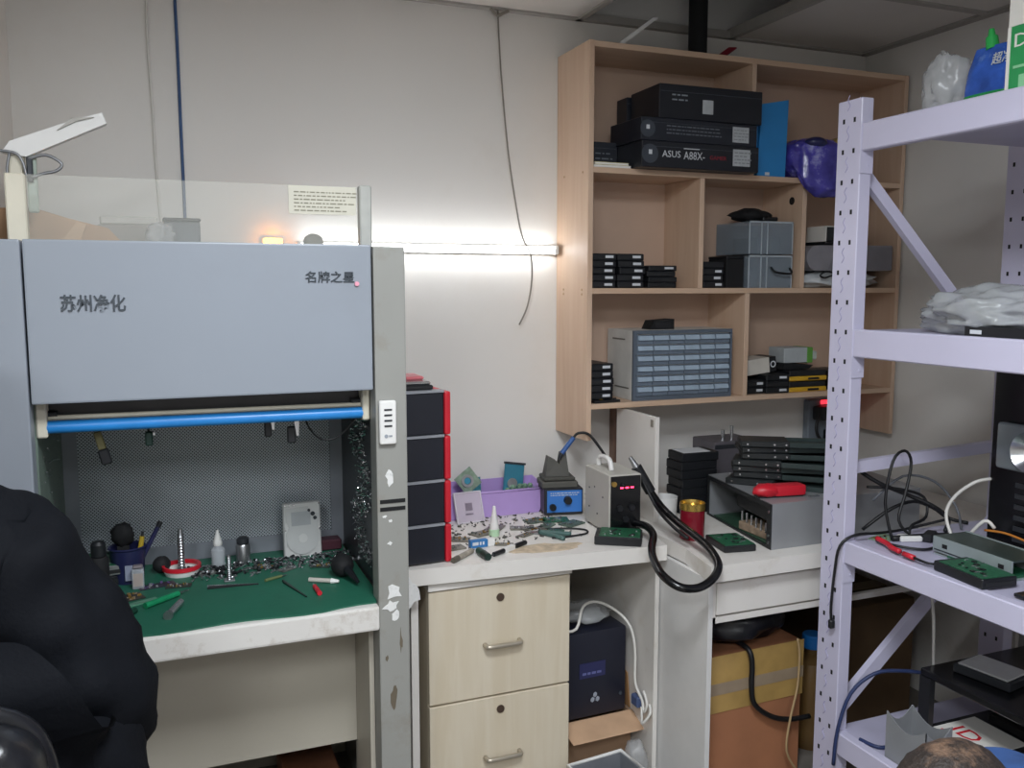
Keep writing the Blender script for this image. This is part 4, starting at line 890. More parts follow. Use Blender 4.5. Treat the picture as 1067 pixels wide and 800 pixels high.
MB().prism([(-.10, .003), (.199, .004), (.199, .088), (-.06, .090)], 'Y', -.0815, -.0802).build('front_panel', mat('warm_grey_dark', '#7d7b82', .5), t)
t = thing('white_black_carton', 'small white and black printed carton on the grey router', 'carton', (2.37, 2.64, SB2 + .1575))
B(-.105, .08, -.05, .05, .012, .062, .001).build('carton', mat('black_print', '#24292c', .5, var=.4, scale=40), t)
MB().prism([(-.112, .010), (-.106, .010), (-.1055, .064), (-.108, .064)], 'Y', -.052, .05).box(-.108, .08, -.052, .05, .0625, .066).build('white_edge', M_paper, t); B(-.115, .08, -.055, .055, 0, .0095).build('base', M_blk, t)

# ---- bottom row
t = thing('component_cabinet', 'grey parts cabinet with rows of small blue grey drawers', 'parts cabinet', (1.660, 2.572, SB3), -1)
cw_, ch_ = .388, .236
B(-cw_ / 2, cw_ / 2, .010, .19, 0, ch_, .002).build('body', mat('cabinet_beige', '#d6d5d0', .5), t)
M_cf = mat('cabinet_slate', '#59636f', .4, var=.04)
f = MB().box(-cw_ / 2, cw_ / 2, 0, .0098, ch_ - .012, ch_).box(-cw_ / 2, cw_ / 2, 0, .0098, 0, .014).box(-cw_ / 2, -cw_ / 2 + .014, 0, .0098, .014, ch_ - .012).box(cw_ / 2 - .008, cw_ / 2, 0, .0098, .014, ch_ - .012)
f.build('front_frame', M_cf, t)
M_dr = mat('smoke_drawer', '#6a7684', .25, var=.08, scale=25); M_drl = mat('drawer_lip', '#9fb0c0', .3, var=.1, scale=25)
cw1 = (cw_ - .024) / 6; rh = (ch_ - .028) / 6
for r in range(6):
    for c in range(6):
        x0 = -cw_ / 2 + .0145 + c * cw1; z0 = .0145 + r * rh
        dr = B(x0 + .001, x0 + cw1 - .001, .002, .0096, z0 + .001, z0 + rh - .002).build('drawer', M_dr, t)
        MB().hexa([(x0 + .003, -.005, z0 + rh * .45), (x0 + cw1 - .003, -.005, z0 + rh * .45), (x0 + cw1 - .003, .002, z0 + rh * .45), (x0 + .003, .002, z0 + rh * .45), (x0 + .003, -.001, z0 + rh * .86), (x0 + cw1 - .003, -.001, z0 + rh * .86), (x0 + cw1 - .003, .002, z0 + rh * .86), (x0 + .003, .002, z0 + rh * .86)]).build('pull', M_drl, dr)
for (ya, yb_, zf) in ((.06, .15, .855), (.03, .13, .16)): B(-cw_ / 2 - .0012, -cw_ / 2 - .0002, ya, yb_, ch_ * zf, ch_ * (zf + .02)).build('side_slot', mat('slot_shadow', '#6f6c66', .6), t)
t = thing('black_adapter', 'small black adapter on top of the parts cabinet', 'adapter', (1.605, 2.65, SB3 + ch_ + .0003))
MB().prism([(-.05, 0), (.045, 0), (.045, .035), (-.035, .030)], 'Y', -.03, .03).build('case', M_blk2, t); B(-.03, .03, -.031, -.0302, .006, .024).build('plate', M_blk, t)
stack(1.352, 2.66, SB3 + .010, 5, 0, '%s drive of the stack left of the parts cabinet', 'drives beside the parts cabinet', .0235, sx=.092, seed=8)
t = board('circuit_board', 'black circuit board lying under the drive stack by the parts cabinet', (1.362, 2.64, SB3 + .0002), 6, .10, .14, M_blk, 23, chips=14, th=.008)
# right bottom compartment
stack(1.968, 2.66, SB3, 2, 3, '%s drive lying beside the divider in the bottom row', 'drives on the bottom shelf', .024, sx=.085, seed=9)
stack(2.062, 2.645, SB3, 3, -3, '%s drive of the pile under the white printed box', 'drives on the bottom shelf', .0225, sx=.096, seed=10)
t = thing('white_printed_box', 'white box with a black printed end tilted on the drives', 'box', (2.015, 2.655, SB3 + .0695), 0, ry=-6)
B(-.075, .036, -.045, .05, 0, .055, .001).build('carton', mat('ivory_card', '#cfcac0', .6), t); B(.0362, .066, -.045, .05, 0, .055, .001).build('black_end', M_blk, t)
MB().lathe([(.008, 0), (.012, 0), (.012, .001), (.008, .001), (.008, 0)], (.051, -.0455, .028), 18, M=Matrix.Rotation(R(90), 4, 'X')).build('ring_print', M_inkw, t)
for k in range(2):
    t = thing('drive_caddy', ['lower yellow and black drive caddy on the bottom shelf', 'upper yellow and black drive caddy under the green box'][k], 'drive caddy', (2.205, 2.64, SB3 + k * .040), 0, 'yellow drive caddies')
    B(-.09, .075, -.06, .07, .017, .038, .002).build('drive', M_blk, t); B(-.092, .077, -.064, .07, 0, .0165, .003).build('tray', M_yel if False else mat('caddy_yellow', '#d3a52a', .45), t)
    B(-.01, .04, -.0652, -.0642, .004, .012).build('latch', M_blk, t)
t = thing('green_white_box', 'pale box with a bright green end on the drive caddies', 'box', (2.195, 2.66, SB3 + .0805))
MB().prism([(-.09, 0), (.03, 0), (.05, .012), (-.08, .022)], 'Y', -.05, .05).build('black_pouch', M_blk2, t)
B(-.075, .030, -.04, .05, .022, .078, .002).build('carton', mat('pale_grey_card', '#aeb4b6', .5), t); B(.0302, .056, -.04, .05, .020, .078, .002).build('green_end', mat('leaf_green', '#5d9a3e', .5), t); B(.0562, .085, -.03, .03, .030, .062, .004).build('cap', mat('pale_cap', '#b4bcb4', .4), t)
stack(2.355, 2.65, SB3, 3, 0, '%s drive of the pile beside the yellow caddies', 'drives on the bottom shelf', .0235, sx=.11, seed=12)
t = thing('power_socket', 'grey wall power socket with a glowing red switch below the shelf', 'power socket', (2.50, 2.79, .93))
B(2.365, 2.55, 2.765, 2.799, .83, 1.050, .004).build('plate', mat('socket_grey', '#77808a', .5), t, **Wd)
B(2.420, 2.475, 2.758, 2.7645, 1.032, 1.048, .002).build('red_switch', mat('switch_red', '#e0303c', .4, var=0, emit='#ff3040', es=1.2), t, **Wd)
for k, (x, z) in enumerate(((2.415, 1.000), (2.47, .905))):
    t = thing('power_plug', ['upper black power plug in the wall socket', 'lower black power plug in the wall socket'][k], 'plug', (x, 2.74, z))
    B(-.035, .035, -.03, .022, -.028, .028, .010, 2).build('body', M_blk, t, smooth='auto')
    MB().tube([(-.03, -.02, 0), (-.055, -.03, -.03), (-.058, -.035, -.07), (-.035, -.045, -.105), (.03, -.05, -.13)], .006).build('cord', M_cable, t, smooth=True)
# ================================================================== corner desk
d2 = thing('corner_desk', 'white corner desk with a shallow drawer beside the lilac rack', 'desk', (1.9, 2.35, 0))
MB().prism([(1.350, 1.945), (2.59, 1.945), (2.59, 2.79), (1.62, 2.79), (1.375, 2.35), (1.375, 2.05)], 'Z', .7055, .7505).build('top', M_desk, d2, **Wd) if False else None
MB().prism([(1.346, 1.930), (2.59, 1.930), (2.59, 2.798), (1.376, 2.798), (1.376, 2.10)], 'Z', .7055, .7505).build('top', M_desk, d2, **Wd)
B(1.357, 1.372, 1.955, 2.785, 0, .705).build('side_panel', mat('white_laminate_side', '#d9d8d6', .45, var=.03, stain_or_glint='#b8b2a8', sscale=5, samt=.4), d2, **Wd)
B(2.57, 2.585, 1.975, 2.785, 0, .705).build('side_panel', M_desk, d2, **Wd)
fr = MB().box(1.373, 1.388, 1.965, 1.98, .575, .705).box(1.373, 2.569, 1.965, 1.98, .575, .592).box(1.815, 1.83, 1.965, 1.98, .592, .705); fr.build('front_rail', M_desk, d2, **Wd)
dw = B(1.390, 1.813, 1.962, 1.975, .598, .690, .002).build('drawer', M_desk, d2, **Wd)
B(1.390, 1.813, 1.976, 2.30, .604, .66).build('drawer_box', M_melamine, dw, **Wd)
# ---- open metal chassis
ch = thing('metal_chassis', 'open steel computer chassis lying on the corner desk', 'computer chassis', (1.80, 2.15, .7508), 0)
M_chs = mat('galvanised', '#9a9c9f', 0.42, .3, var=.08, scale=6)
M_chd = mat('chassis_black', '#1f2123', .5)
A = Vector((1.592, 1.996)); Bk = Vector((1.654, 2.400)); dx = Vector((.55, -.003)); zt = .882
def q4(a, b, z0, z1, th):
    n = Vector((-(b - a).y, (b - a).x)).normalized() * th
    return [(a.x, a.y, z0), (b.x, b.y, z0), (b.x + n.x, b.y + n.y, z0), (a.x + n.x, a.y + n.y, z0), (a.x, a.y, z1), (b.x, b.y, z1), (b.x + n.x, b.y + n.y, z1), (a.x + n.x, a.y + n.y, z1)]
MB().hexa(q4(A, A + dx, .752, zt, .002)).build('front_side', M_chs, ch, **Wd)
MB().hexa(q4(Bk, Bk + dx, .752, zt, .002)).build('back_side', M_chs, ch, **Wd)
MB().hexa(q4(A + dx, Bk + dx, .752, zt, .002)).build('end_wall', M_chs, ch, **Wd)
P8 = [(A.x, A.y), ((A + dx).x, (A + dx).y), ((Bk + dx).x, (Bk + dx).y), (Bk.x, Bk.y)]
MB().prism(P8, 'Z', zt, zt + .002).build('top_cover', M_chs, ch, **Wd)
MB().prism(P8, 'Z', .7508, .752).build('base_plate', M_chs, ch, **Wd)
# black frame around the open end
n = (Bk - A).normalized(); o2 = Vector((-n.y, n.x)) * .004
def strip(t0, t1, z0, z1):
    a = A + (Bk - A) * t0 + o2 * -0 - Vector((.004, 0)); b = A + (Bk - A) * t1 - Vector((.004, 0)); return q4(b, a, z0, z1, .004)
fr = MB().hexa(strip(0, .055, .752, zt)).hexa(strip(.975, 1, .752, zt)).hexa(strip(.055, .975, zt - .012, zt)).hexa(strip(.055, .975, .752, .757)); fr.build('end_frame', M_chd, ch, **Wd)
sl = MB()
for k in range(6):
    t_ = .12 + k * .07; a = A + (Bk - A) * t_ + Vector((.012, 0)); sl.box(a.x, a.x + .003, a.y, a.y + .006, .785, .815)
sl.build('slot_brackets', M_silver, ch, **Wd)
MB().hexa(q4(A + Vector((.028, .02)), A + (Bk - A) * .62 + Vector((.028, 0)), .817, .872, .002)).build('slot_plate', M_chd, ch, **Wd)
mbp = [(A.x + .012, A.y + .03), (A.x + .40, A.y + .03), (A.x + .43, A.y + .36), (A.x + .055, A.y + .36)]
MB().prism(mbp, 'Z', .757, .760).build('main_board', mat('dim_board', '#2f4c3c', .5, var=.3, scale=70), ch, **Wd)
B(1.622, 1.80, 2.05, 2.19, .7605, .785, .002).build('board_ports', mat('tan_ports', '#8d7a66', .5, var=.3, scale=50), ch, **Wd)
sc = MB()
for z in (.77, .79, .86): sc.cyl((A.x - .0035 + .004, A.y + .010, z), (A.x - .008 + .004, A.y + .010, z), .0045, seg=10)
sc.build('frame_screws', M_silver, ch, **Wd)
# ---- on the corner desk
t = thing('red_tin', 'dark red cylinder tin with a gold rim', 'tin', (1.452, 2.185, .7508))
MB().lathe([(0, 0), (.036, 0), (.0365, .003), (.0365, .088), (.034, .09), (0, .09)], seg=28).build('body', mat('crimson_lacquer', '#7c1626', .25, var=.1), t, smooth='auto')
MB().lathe([(.0345, .0885), (.038, .0885), (.038, .108), (.035, .1085), (.033, .098), (0, .098)], seg=28).build('gold_rim', mat('gold_rim', '#cfae5c', .25, .85), t, smooth='auto')
hdd('hard drive with green circuit board up lying in front of the red tin', (1.483, 2.055, .7508), 24, 'pcb', size=(.095, .130, .022), end_label=False) if False else None
hdd('hard drive with green circuit board up lying before the open chassis', (1.508, 2.072, .7508), -9, 'pcb', size=(.098, .125, .020), end_label=False)
rg = random.Random(11)
for k in range(7):
    w_ = ['lowest', 'second', 'third', 'fourth', 'fifth', 'sixth', 'topmost'][k]
    hdd(w_ + ' drive of the seven high black stack behind the red tin', (1.637 + rg.uniform(-.004, .004), 2.468 + rg.uniform(-.002, .002), .7508 + k * .0290), 90 + rg.uniform(-2, 2), 'label' if k == 6 else 'none', size=(.092, .140, .0286), group='black drive stack on the corner desk', end_label=False)
B(1.40, 1.401, 2.3, 2.301, .9, .901).bm.free()
tag(MB().lathe([(.008, 0), (.014, 0), (.014, .005), (.008, .005), (.008, 0)], (1.448, 2.40, .835), 18, M=Matrix.Rotation(R(90), 4, 'X')).build('ring_bracket', M_blk), 'small black ring bracket on the end of the drive stack', 'bracket') if False else None
t = thing('grey_metal_box', 'grey metal box with silver posts behind the drive pile', 'metal box', (1.87, 2.62, .7508))
B(-.09, .09, -.07, .07, 0, .205, .003).build('case', mat('mauve_grey', '#6e6a70', .45, .3), t)
MB().cyl((-.03, -.03, .205), (-.03, -.03, .24), .007).cyl((.0, -.04, .205), (.0, -.04, .255), .006).build('posts', M_silver, t); B(-.0895, .0895, -.0712, -.0702, .18, .195).build('seam', M_dkgrey, t)
# pile of flat black drive trays fanned over the chassis top
M_tray = mat('tray_black', '#202426', .4, var=.15, scale=30); M_trayg = mat('tray_slate', '#33403f', .4, .2, var=.12, scale=30)
zt2 = zt + .0022
for k in range(7):
    ln = .235; t = thing('drive_tray', ['lowest', 'second', 'third', 'fourth', 'fifth', 'sixth', 'topmost'][k] + ' long black drive tray of the fanned pile on the chassis', 'drive tray', (1.742 + .006 * k + .012 * ((k * 5) % 3 - 1), 2.225 + .008 * (k % 3), zt2 + k * .0200), -46 + 3.4 * k + 5 * ((k * 7) % 3 - 1), 'drive trays piled on the chassis')
    B(-.10, .045, -.052, .052, 0, .0185, .002).build('front_body', M_tray, t)
    B(.0455, .21, -.049, -.044, .001, .016).build('rail', M_trayg, t); B(.0455, .21, .044, .049, .001, .016).build('rail', M_trayg, t)
    B(.0455, .205, -.043, .043, .003, .007).build('tray_floor', M_trayg, t)
    B(-.1025, -.1002, -.040, .040, .004, .014).build('connector', M_chip, t)
    sc = MB()
    for x in (-.08, .0, .035): sc.cyl((x, -.052, .009), (x, -.0535, .009), .003, seg=8)
    sc.build('screws', M_silver, t)
t = thing('red_grip', 'red plastic handled clamp lying on the chassis top', 'clamp', (1.672, 2.068, zt2), -8)
MB().ball((-.04, 0, .020), .045, .028, .020, 3, .2, 9, 2).build('grip', M_red, t, smooth=True); B(-.025, .075, -.024, .022, .004, .036, .008, 2).build('jaw', M_red, t, smooth='auto'); B(-.07, .07, -.015, .02, 0, .0038).build('under_plate', M_dkgrey, t)
tag(B(1.745, 1.780, 2.02, 2.03, zt2, zt2 + .003).build('metal_tab', M_silver), 'small bright metal tab on the chassis top beside the red clamp', 'metal tab')

# ---- under the main desk
t = thing('cardboard_box', 'open brown cardboard box with a folded flap under the desk', 'cardboard box', (1.205, 2.42, 0), 2)
M_cd2 = mat('carton_brown', '#b18f72', .85, var=.06, scale=9)
b = MB().box(-.125, .125, -.10, -.096, 0, .170).box(-.125, .125, .096, .10, 0, .170).box(-.125, -.121, -.096, .096, 0, .170).box(.121, .125, -.096, .096, 0, .170).box(-.121, .121, -.096, .096, 0, .004); b.build('box', M_cd2, t)
MB().hexa([(-.128, -.101, .171), (.128, -.101, .171), (.128, -.098, .171), (-.128, -.098, .171), (-.118, -.175, .140), (.135, -.175, .140), (.135, -.172, .143), (-.118, -.172, .143)]).build('flap', mat('carton_light', '#c29f80', .85), t)
MB().hexa([(.126, -.09, .172), (.129, -.09, .172), (.129, .09, .172), (.126, .09, .172), (.115, -.09, .29), (.118, -.09, .29), (.118, .09, .32), (.115, .09, .32)]).build('flap', mat('carton_orange', '#a97f55', .85), t)
u = thing('power_unit', 'dark blue battery power unit with a pale emblem, on the cardboard box', 'power unit', (1.205, 2.42, .1735), 2)
M_un = mat('midnight_plastic', '#191c2b', .42, var=.06)
B(-.128, .105, -.10, .10, .003, .275, .008, 2).build('case', M_un, u, smooth='auto')
B(-.06, .03, -.1015, -.1002, .130, .178).build('badge', mat('badge_indigo', '#272a55', .35), u); marks('badge_print', mat('badge_ink', '#62679a', .5), u, -.05, .02, -.1018, .138, .15, 1, 3, th=.0003)
e = MB()
for a in (90, 210, 330): e.ball((-.005 + .010 * math.cos(R(a)), -.101, .062 + .010 * math.sin(R(a))), .008, .001, .009, 1)
e.build('emblem', mat('emblem_grey', '#9aa0ad', .4), u)
MB().cyl((.085, -.1002, .06), (.085, -.103, .06), .006).build('button', M_disc, u)
t = tag(MB().ball((1.21, 2.42, .478), .085, .075, .027, 3, .3, 9, 5).build('clear_wrap', M_film, smooth=True), 'crumpled clear wrap lying on top of the dark power unit', 'plastic wrap')
tag(MB().tube([(1.09, 2.34, .455), (1.14, 2.325, .462), (1.18, 2.36, .515), (1.24, 2.38, .515), (1.29, 2.35, .49), (1.318, 2.31, .45), (1.325, 2.29, .38), (1.318, 2.275, .29), (1.322, 2.255, .255), (1.328, 2.245, .235), (1.322, 2.225, .21), (1.326, 2.215, .24), (1.328, 2.24, .27)], .0045).build('white_lead', M_cablew, smooth=True), 'white lead trailing down beside the power unit', 'cable')
t = thing('cable_bundle', 'small blue and white adapter tangled in cable beside the power unit', 'adapter', (1.322, 2.27, .19))
B(-.010, .010, -.02, .02, .02, .055, .004).build('adapter', mat('steel_blue', '#4a5a80', .5), t); MB().tube([(0, -.03, .03), (-.01, -.05, .005), (-.02, -.07, .0), (.0, -.08, .03), (.01, -.06, .05)], .004).build('cable', M_cablew, t, smooth=True)
t = thing('white_bin', 'white plastic tray with a pale rim on the floor in front of the cardboard box', 'tray', (1.14, 2.125, 0), 6)
b = MB().box(-.09, .09, -.055, .055, 0, .004).box(-.09, .09, -.055, -.051, .004, .122).box(-.09, .09, .051, .055, .004, .122).box(-.09, -.086, -.051, .051, .004, .122).box(.086, .09, -.051, .051, .004, .122); b.build('tub', mat('grey_tub', '#7f8288', .5), t)
MB().tube([(-.092, -.057, .124), (.092, -.057, .124), (.092, .057, .124), (-.092, .057, .124), (-.092, -.057, .124)], .006, smooth=1).build('rim', M_white, t, smooth=True)
tag(MB().ball((1.288, 2.215, .068), .036, .04, .065, 3, .2, 8, 9).build('plastic_bag', M_film, smooth=True), 'clear plastic bag slumped against the desk leg', 'plastic bag')

# ---- under the corner desk
t = thing('taped_carton', 'tall brown carton sealed with yellow tape under the corner desk', 'carton', (1.61, 2.27, 0), 2)
B(-.17, .17, -.20, .18, 0, .425, .004).build('carton', mat('carton_rust', '#a87150', .75, var=.12, scale=7), t)
B(-.172, .172, -.2025, -.2005, .255, .428).build('tape', mat('tape_yellow', '#b59458', .35, var=.15, scale=10), t); B(-.172, .172, -.204, -.203, .31, .345).build('tape_strip', mat('tape_grey', '#a08e78', .35), t)
tag(MB().tube([(1.57, 2.13, .44), (1.573, 2.07, .437), (1.576, 2.050, .42), (1.58, 2.048, .38), (1.578, 2.046, .33), (1.59, 2.046, .27), (1.65, 2.048, .22), (1.72, 2.050, .195), (1.80, 2.05, .19)], .008).build('black_strap', M_cable, smooth=True), 'black strap hanging down over the taped carton', 'strap')
tag(MB().tube([(1.735, 2.040, .45), (1.745, 2.040, .40), (1.74, 2.038, .30), (1.715, 2.036, .20), (1.71, 2.04, .10), (1.76, 2.045, .02)], .0035).build('tan_cord', mat('tan_cord', '#b59a72', .6), smooth=True), 'thin tan cord hanging over the taped carton', 'cord')
tag(MB().ball((1.60, 2.235, .492), .19, .18, .062, 3, .30, 8, 12).build('black_bag', mat('black_poly', '#15171f', .35, bump=.4, bscale=25), smooth=True), 'crumpled black plastic bag on top of the taped carton', 'bag')
t = thing('water_jug', 'amber tinted jug with a blue cap under the corner desk', 'jug', (1.95, 2.22, 0))
MB().lathe([(0, 0), (.075, 0), (.08, .02), (.08, .22), (.06, .28), (.026, .305), (.026, .32)], seg=22).build('bottle', mat('amber_plastic', '#6b5230', .3, alpha=.9), t, smooth='auto'); MB().lathe([(.028, .3205), (.033, .322), (.033, .362), (.03, .366), (0, .366)], seg=20).build('blue_cap', mat('cap_blue', '#1f6fb8', .4), t, smooth='auto')
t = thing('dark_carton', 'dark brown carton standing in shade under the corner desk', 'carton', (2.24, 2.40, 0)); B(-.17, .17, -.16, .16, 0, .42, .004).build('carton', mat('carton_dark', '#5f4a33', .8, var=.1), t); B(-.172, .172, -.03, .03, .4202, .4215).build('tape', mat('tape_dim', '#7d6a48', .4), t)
t = thing('black_carton', 'tall black box standing beside the taped carton', 'box', (1.835, 2.42, 0)); B(-.05, .05, -.12, .12, 0, .50, .003).build('case', M_blk2, t); B(-.045, .045, -.1215, -.1205, .10, .45).build('front', M_blk, t)

# ================================================================== lilac steel rack
M_lil = mat('lilac_enamel', '#c9c6dc', 0.38, var=.03, scale=5)
rk = thing('steel_rack', 'lilac white steel storage rack with perforated posts and cross braces', 'storage rack', (1.95, 1.2, 0))
RX0, RX1, RY0, RY1 = 1.672, 2.330, .60, 1.800
def post(x0, x1, y0, y1, h):
    o = B(x0, x1, y0, y1, 0, h, .002).build('post', M_lil, rk, **Wd)
    return o
far = post(RX0, RX0 + .038, RY1, RY1 + .085, 1.972)
farb = post(RX1 - .038, RX1, RY1, RY1 + .085, 1.972)
post(RX0, RX0 + .038, RY0 - .085, RY0, 1.972); post(RX1 - .038, RX1, RY0 - .085, RY0, 1.972)
hl = MB(); zz = .06
sq = MB()
while zz < 1.93:
    for y in (RY1 + .024, RY1 + .062): hl.box(RX0 - .0008, RX0 + .0004, y - .0035, y + .0035, zz - .006, zz + .006)
    sq.tube([(RX0 - .0005, RY1 + .050, zz + .025), (RX0 - .0005, RY1 + .042, zz + .038), (RX0 - .0005, RY1 + .050, zz + .052), (RX0 - .0005, RY1 + .043, zz + .064)], .0012, seg=5, smooth=3)
    zz += .0775
hl.build('bolt_holes', M_blk2, far, **Wd)['kind'] = 'stuff'; sq.build('stamped_seams', mat('seam_violet', '#a9a4c6', .5), far, **Wd)['kind'] = 'stuff'
hb = MB(); zz = .06
while zz < 1.93:
    hb.box(RX1 - .0388, RX1 - .0376, RY1 + .020, RY1 + .027, zz - .006, zz + .006).box(RX1 - .0388, RX1 - .0376, RY1 + .058, RY1 + .065, zz - .006, zz + .006); zz += .0775
hb.build('bolt_holes', M_blk2, farb, **Wd)['kind'] = 'stuff'
M_lild = mat('lilac_deck', '#b9b6cc', .45, var=.04)
for (z0, z1) in ((1.838, 1.908), (1.314, 1.386), (.762, .822), (.225, .288)):
    B(RX0 + .001, RX0 + .030, RY0, RY1 - .0005, z0, z1, .003).build('beam', M_lil, rk, **Wd)
    B(RX1 - .030, RX1 - .001, RY0, RY1 - .0005, z0, z1, .003).build('beam', M_lil, rk, **Wd)
    B(RX0 + .031, RX1 - .031, RY0, RY1 + .03, z1 - .022, z1 - .004).build('deck', M_lild, rk, **Wd)
    for y in (1.0, 1.4): B(RX0 + .031, RX1 - .031, y - .02, y + .02, z1 - .045, z1 - .0225).build('deck_stiffener', M_lild, rk, **Wd)
    lg = MB().box(RX0 - .001, RX0 + .040, RY1 - .003, RY1 - .0006, z0 - .055, z1).cyl((RX0 + .026, RY1 - .003, z0 - .035), (RX0 + .026, RY1 - .0045, z0 - .035), .004, seg=8); lg.build('beam_bracket', M_lil, rk, **Wd)
yb = RY1 + .030
def brace(x0, z0, x1, z1, wd=.030):
    d = Vector((x1 - x0, z1 - z0)).normalized(); n = Vector((-d.y, d.x)) * wd / 2
    p = [(x0 + n.x, z0 + n.y), (x0 - n.x, z0 - n.y), (x1 - n.x, z1 - n.y), (x1 + n.x, z1 + n.y)]
    MB().prism(p, 'Y', yb, yb + .02).build('brace', M_lil, rk, **Wd)
xa, xb = RX0 + .038, RX1 - .038
brace(xa, 1.80, xb, 1.25); brace(xa, 1.01, xb, 1.035, .032); brace(xa + .005, .33, xb, .83, .038)
# ---- top level
L1, L2, L3, L4 = 1.9045, 1.3825, .8185, .2845
t = thing('detergent_pouch', 'blue and green detergent pouch with a green spout on the rack top', 'pouch', (1.80, 1.50, L1))
def pouch(z0, z1, grow):
    b = bmesh.new(); rings = []
    for j in range(13):
        f_ = j / 12; z = z0 + (z1 - z0) * f_; g_ = z / .138
        hy = (.064 + .003 * math.sin(g_ * 6)) * (1 - .45 * max(0, g_ - .62) ** 1.2 * 2.2); hx = .036 * (1 - .86 * g_ ** 1.6) + .003
        rings.append([b.verts.new((1.80 + (hx + grow) * math.copysign(abs(math.cos(a)) ** .8, math.cos(a)), 1.525 + .010 * g_ + (hy + grow) * math.copysign(abs(math.sin(a)) ** .6, math.sin(a)), L1 + .0006 + z)) for a in [2 * math.pi * k / 28 for k in range(28)]])
    for r0, r1 in zip(rings, rings[1:]):
        for k in range(28): b.faces.new((r0[k], r0[(k + 1) % 28], r1[(k + 1) % 28], r1[k]))
    b.faces.new(rings[0][::-1]); b.faces.new(rings[-1]); m_ = MB(); m_._add(b); return m_
pouch(0, .138, 0).build('pouch', mat('pouch_blue', '#2f58b0', .2, var=.35, scale=22, stain_or_glint='#9fc0e2', sscale=18, samt=.6), t, world=True, smooth='auto')
pouch(.002, .030, .0012).build('green_band', mat('band_green', '#1f8f4a', .25, var=.2, scale=20), t, world=True, smooth='auto')
MB().cyl((1.80, 1.535, L1 + .132), (1.80, 1.540, L1 + .160), .015, .013, seg=14).cyl((1.80, 1.540, L1 + .160), (1.80, 1.542, L1 + .178), .009, .006, seg=12).build('spout', mat('spout_green', '#2fae54', .3), t, world=True, smooth='auto')
text_mesh('lettering', '超净', .030, M_inkw, t, Matrix.Translation((1.774, 1.515, L1 + .092)) @ LEFTF @ Matrix.Rotation(R(-12), 4, 'X'), .0008, width=.05, world=True)
b = MB().ball((1.79, 1.650, L1 + .066), .05, .056, .085, 4, .30, 7, 7)
for v in b.bm.verts: v.co.z = max(v.co.z, L1 + .0005)
tag(b.build('clear_bag', M_film, smooth=True), 'crumpled clear plastic bag beside the detergent pouch', 'plastic bag')
t = thing('green_carton', 'green and white printed carton on the rack top', 'carton', (1.84, 1.36, L1))
B(-.10, .10, -.13, .088, 0, .150, .001).build('green_body', mat('print_green', '#2f9a58', .45), t); B(-.10, .10, -.13, .088, .1502, .33, .001).build('white_top', M_paper, t)
B(-.1012, -.1, .080, .088, 0, .150).build('white_edge', M_paper, t)
text_mesh('lettering', 'DGSE', .040, M_paper, t, Matrix.Translation((-.1006, .070, .105)) @ LEFTF, .0006, width=.12)
B(-.1016, -.1, -.12, .07, .060, .066).box(-.1016, -.1, -.12, -.06, .015, .045).box(-.1016, -.1, .0, .055, .012, .045).build('white_print', mat('pale_green_print', '#8fcf9e', .5), t)
# ---- second level
b = MB().ball((1.86, 1.49, L2 + .050), .15, .22, .066, 5, .30, 9, 15)
for v in b.bm.verts: v.co.z = max(v.co.z, L2 + .0005); v.co.x = max(v.co.x, 1.705); v.co.y = min(v.co.y, 1.72)
tag(b.build('plastic_bag', mat('cloudy_film', '#b6babc', .22, alpha=.62, var=.1, scale=20, bump=.6, bscale=22), smooth=True), 'large crumpled clear plastic bag on the middle rack level', 'plastic bag')
hdd('black hard drive with a white end label in front of the large clear bag', (1.77, 1.20, L2), -90, 'none', size=(.12, .12, .025)) if False else None
t = thing('hard_drive', 'black slim drive with a white end label on the middle rack level', 'hard drive', (1.765, 1.23, L2))
B(-.055, .055, -.10, .262, 0, .0255, .002).build('casing', M_blk, t); B(-.0562, -.0552, .215, .245, .008, .017).build('end_label', M_inkw, t)
# ---- third level: black computer case
t = thing('computer_case', 'black computer tower on the rack with a chrome lamp shaped panel', 'computer case', (2.11, 1.50, L3))
B(-.10, .12, -.36, .15, .004, .475, .004).build('case', M_blkgloss, t)
ft = MB().box(-.09, -.05, .10, .13, 0, .0036).box(.07, .11, .10, .13, 0, .0036).box(-.09, -.05, -.34, -.31, 0, .0036).box(.07, .11, -.34, -.31, 0, .0036); ft.build('feet', M_blk2, t)
pl = B(-.125, -.1005, -.22, .118, .215, .335, .012, 3).build('lamp_shell', mat('grey_lens', '#8f989c', .2, .3), t, smooth='auto')
for (y, z, r) in ((.0, .275, .050), (-.10, .275, .050)):
    MB().lathe([(.012, 0), (.03, .010), (r, .028), (r, .022), (.028, .002), (.010, -.006), (0, -.006)], (-.128, y, z), 24, M=Matrix.Rotation(R(-90), 4, 'Y')).build('reflector', M_silver, pl, smooth='auto')
    MB().ball((-.140, y, z), .018, sub=2).build('bulb', M_blk, pl, smooth=True)
lo = MB()
for k in range(6): lo.box(-.104, -.1003, -.20, .07, .03 + k * .028, .042 + k * .028)
lo.build('vents', M_dkgrey, t)
e = MB().ball((-.106, .005, .118), .006, sub=1).ball((-.106, -.008, .112), .005, sub=1); e.build('amber_light', mat('amber_led', '#ffb030', .4, var=0, emit='#ffb020', es=8), t)
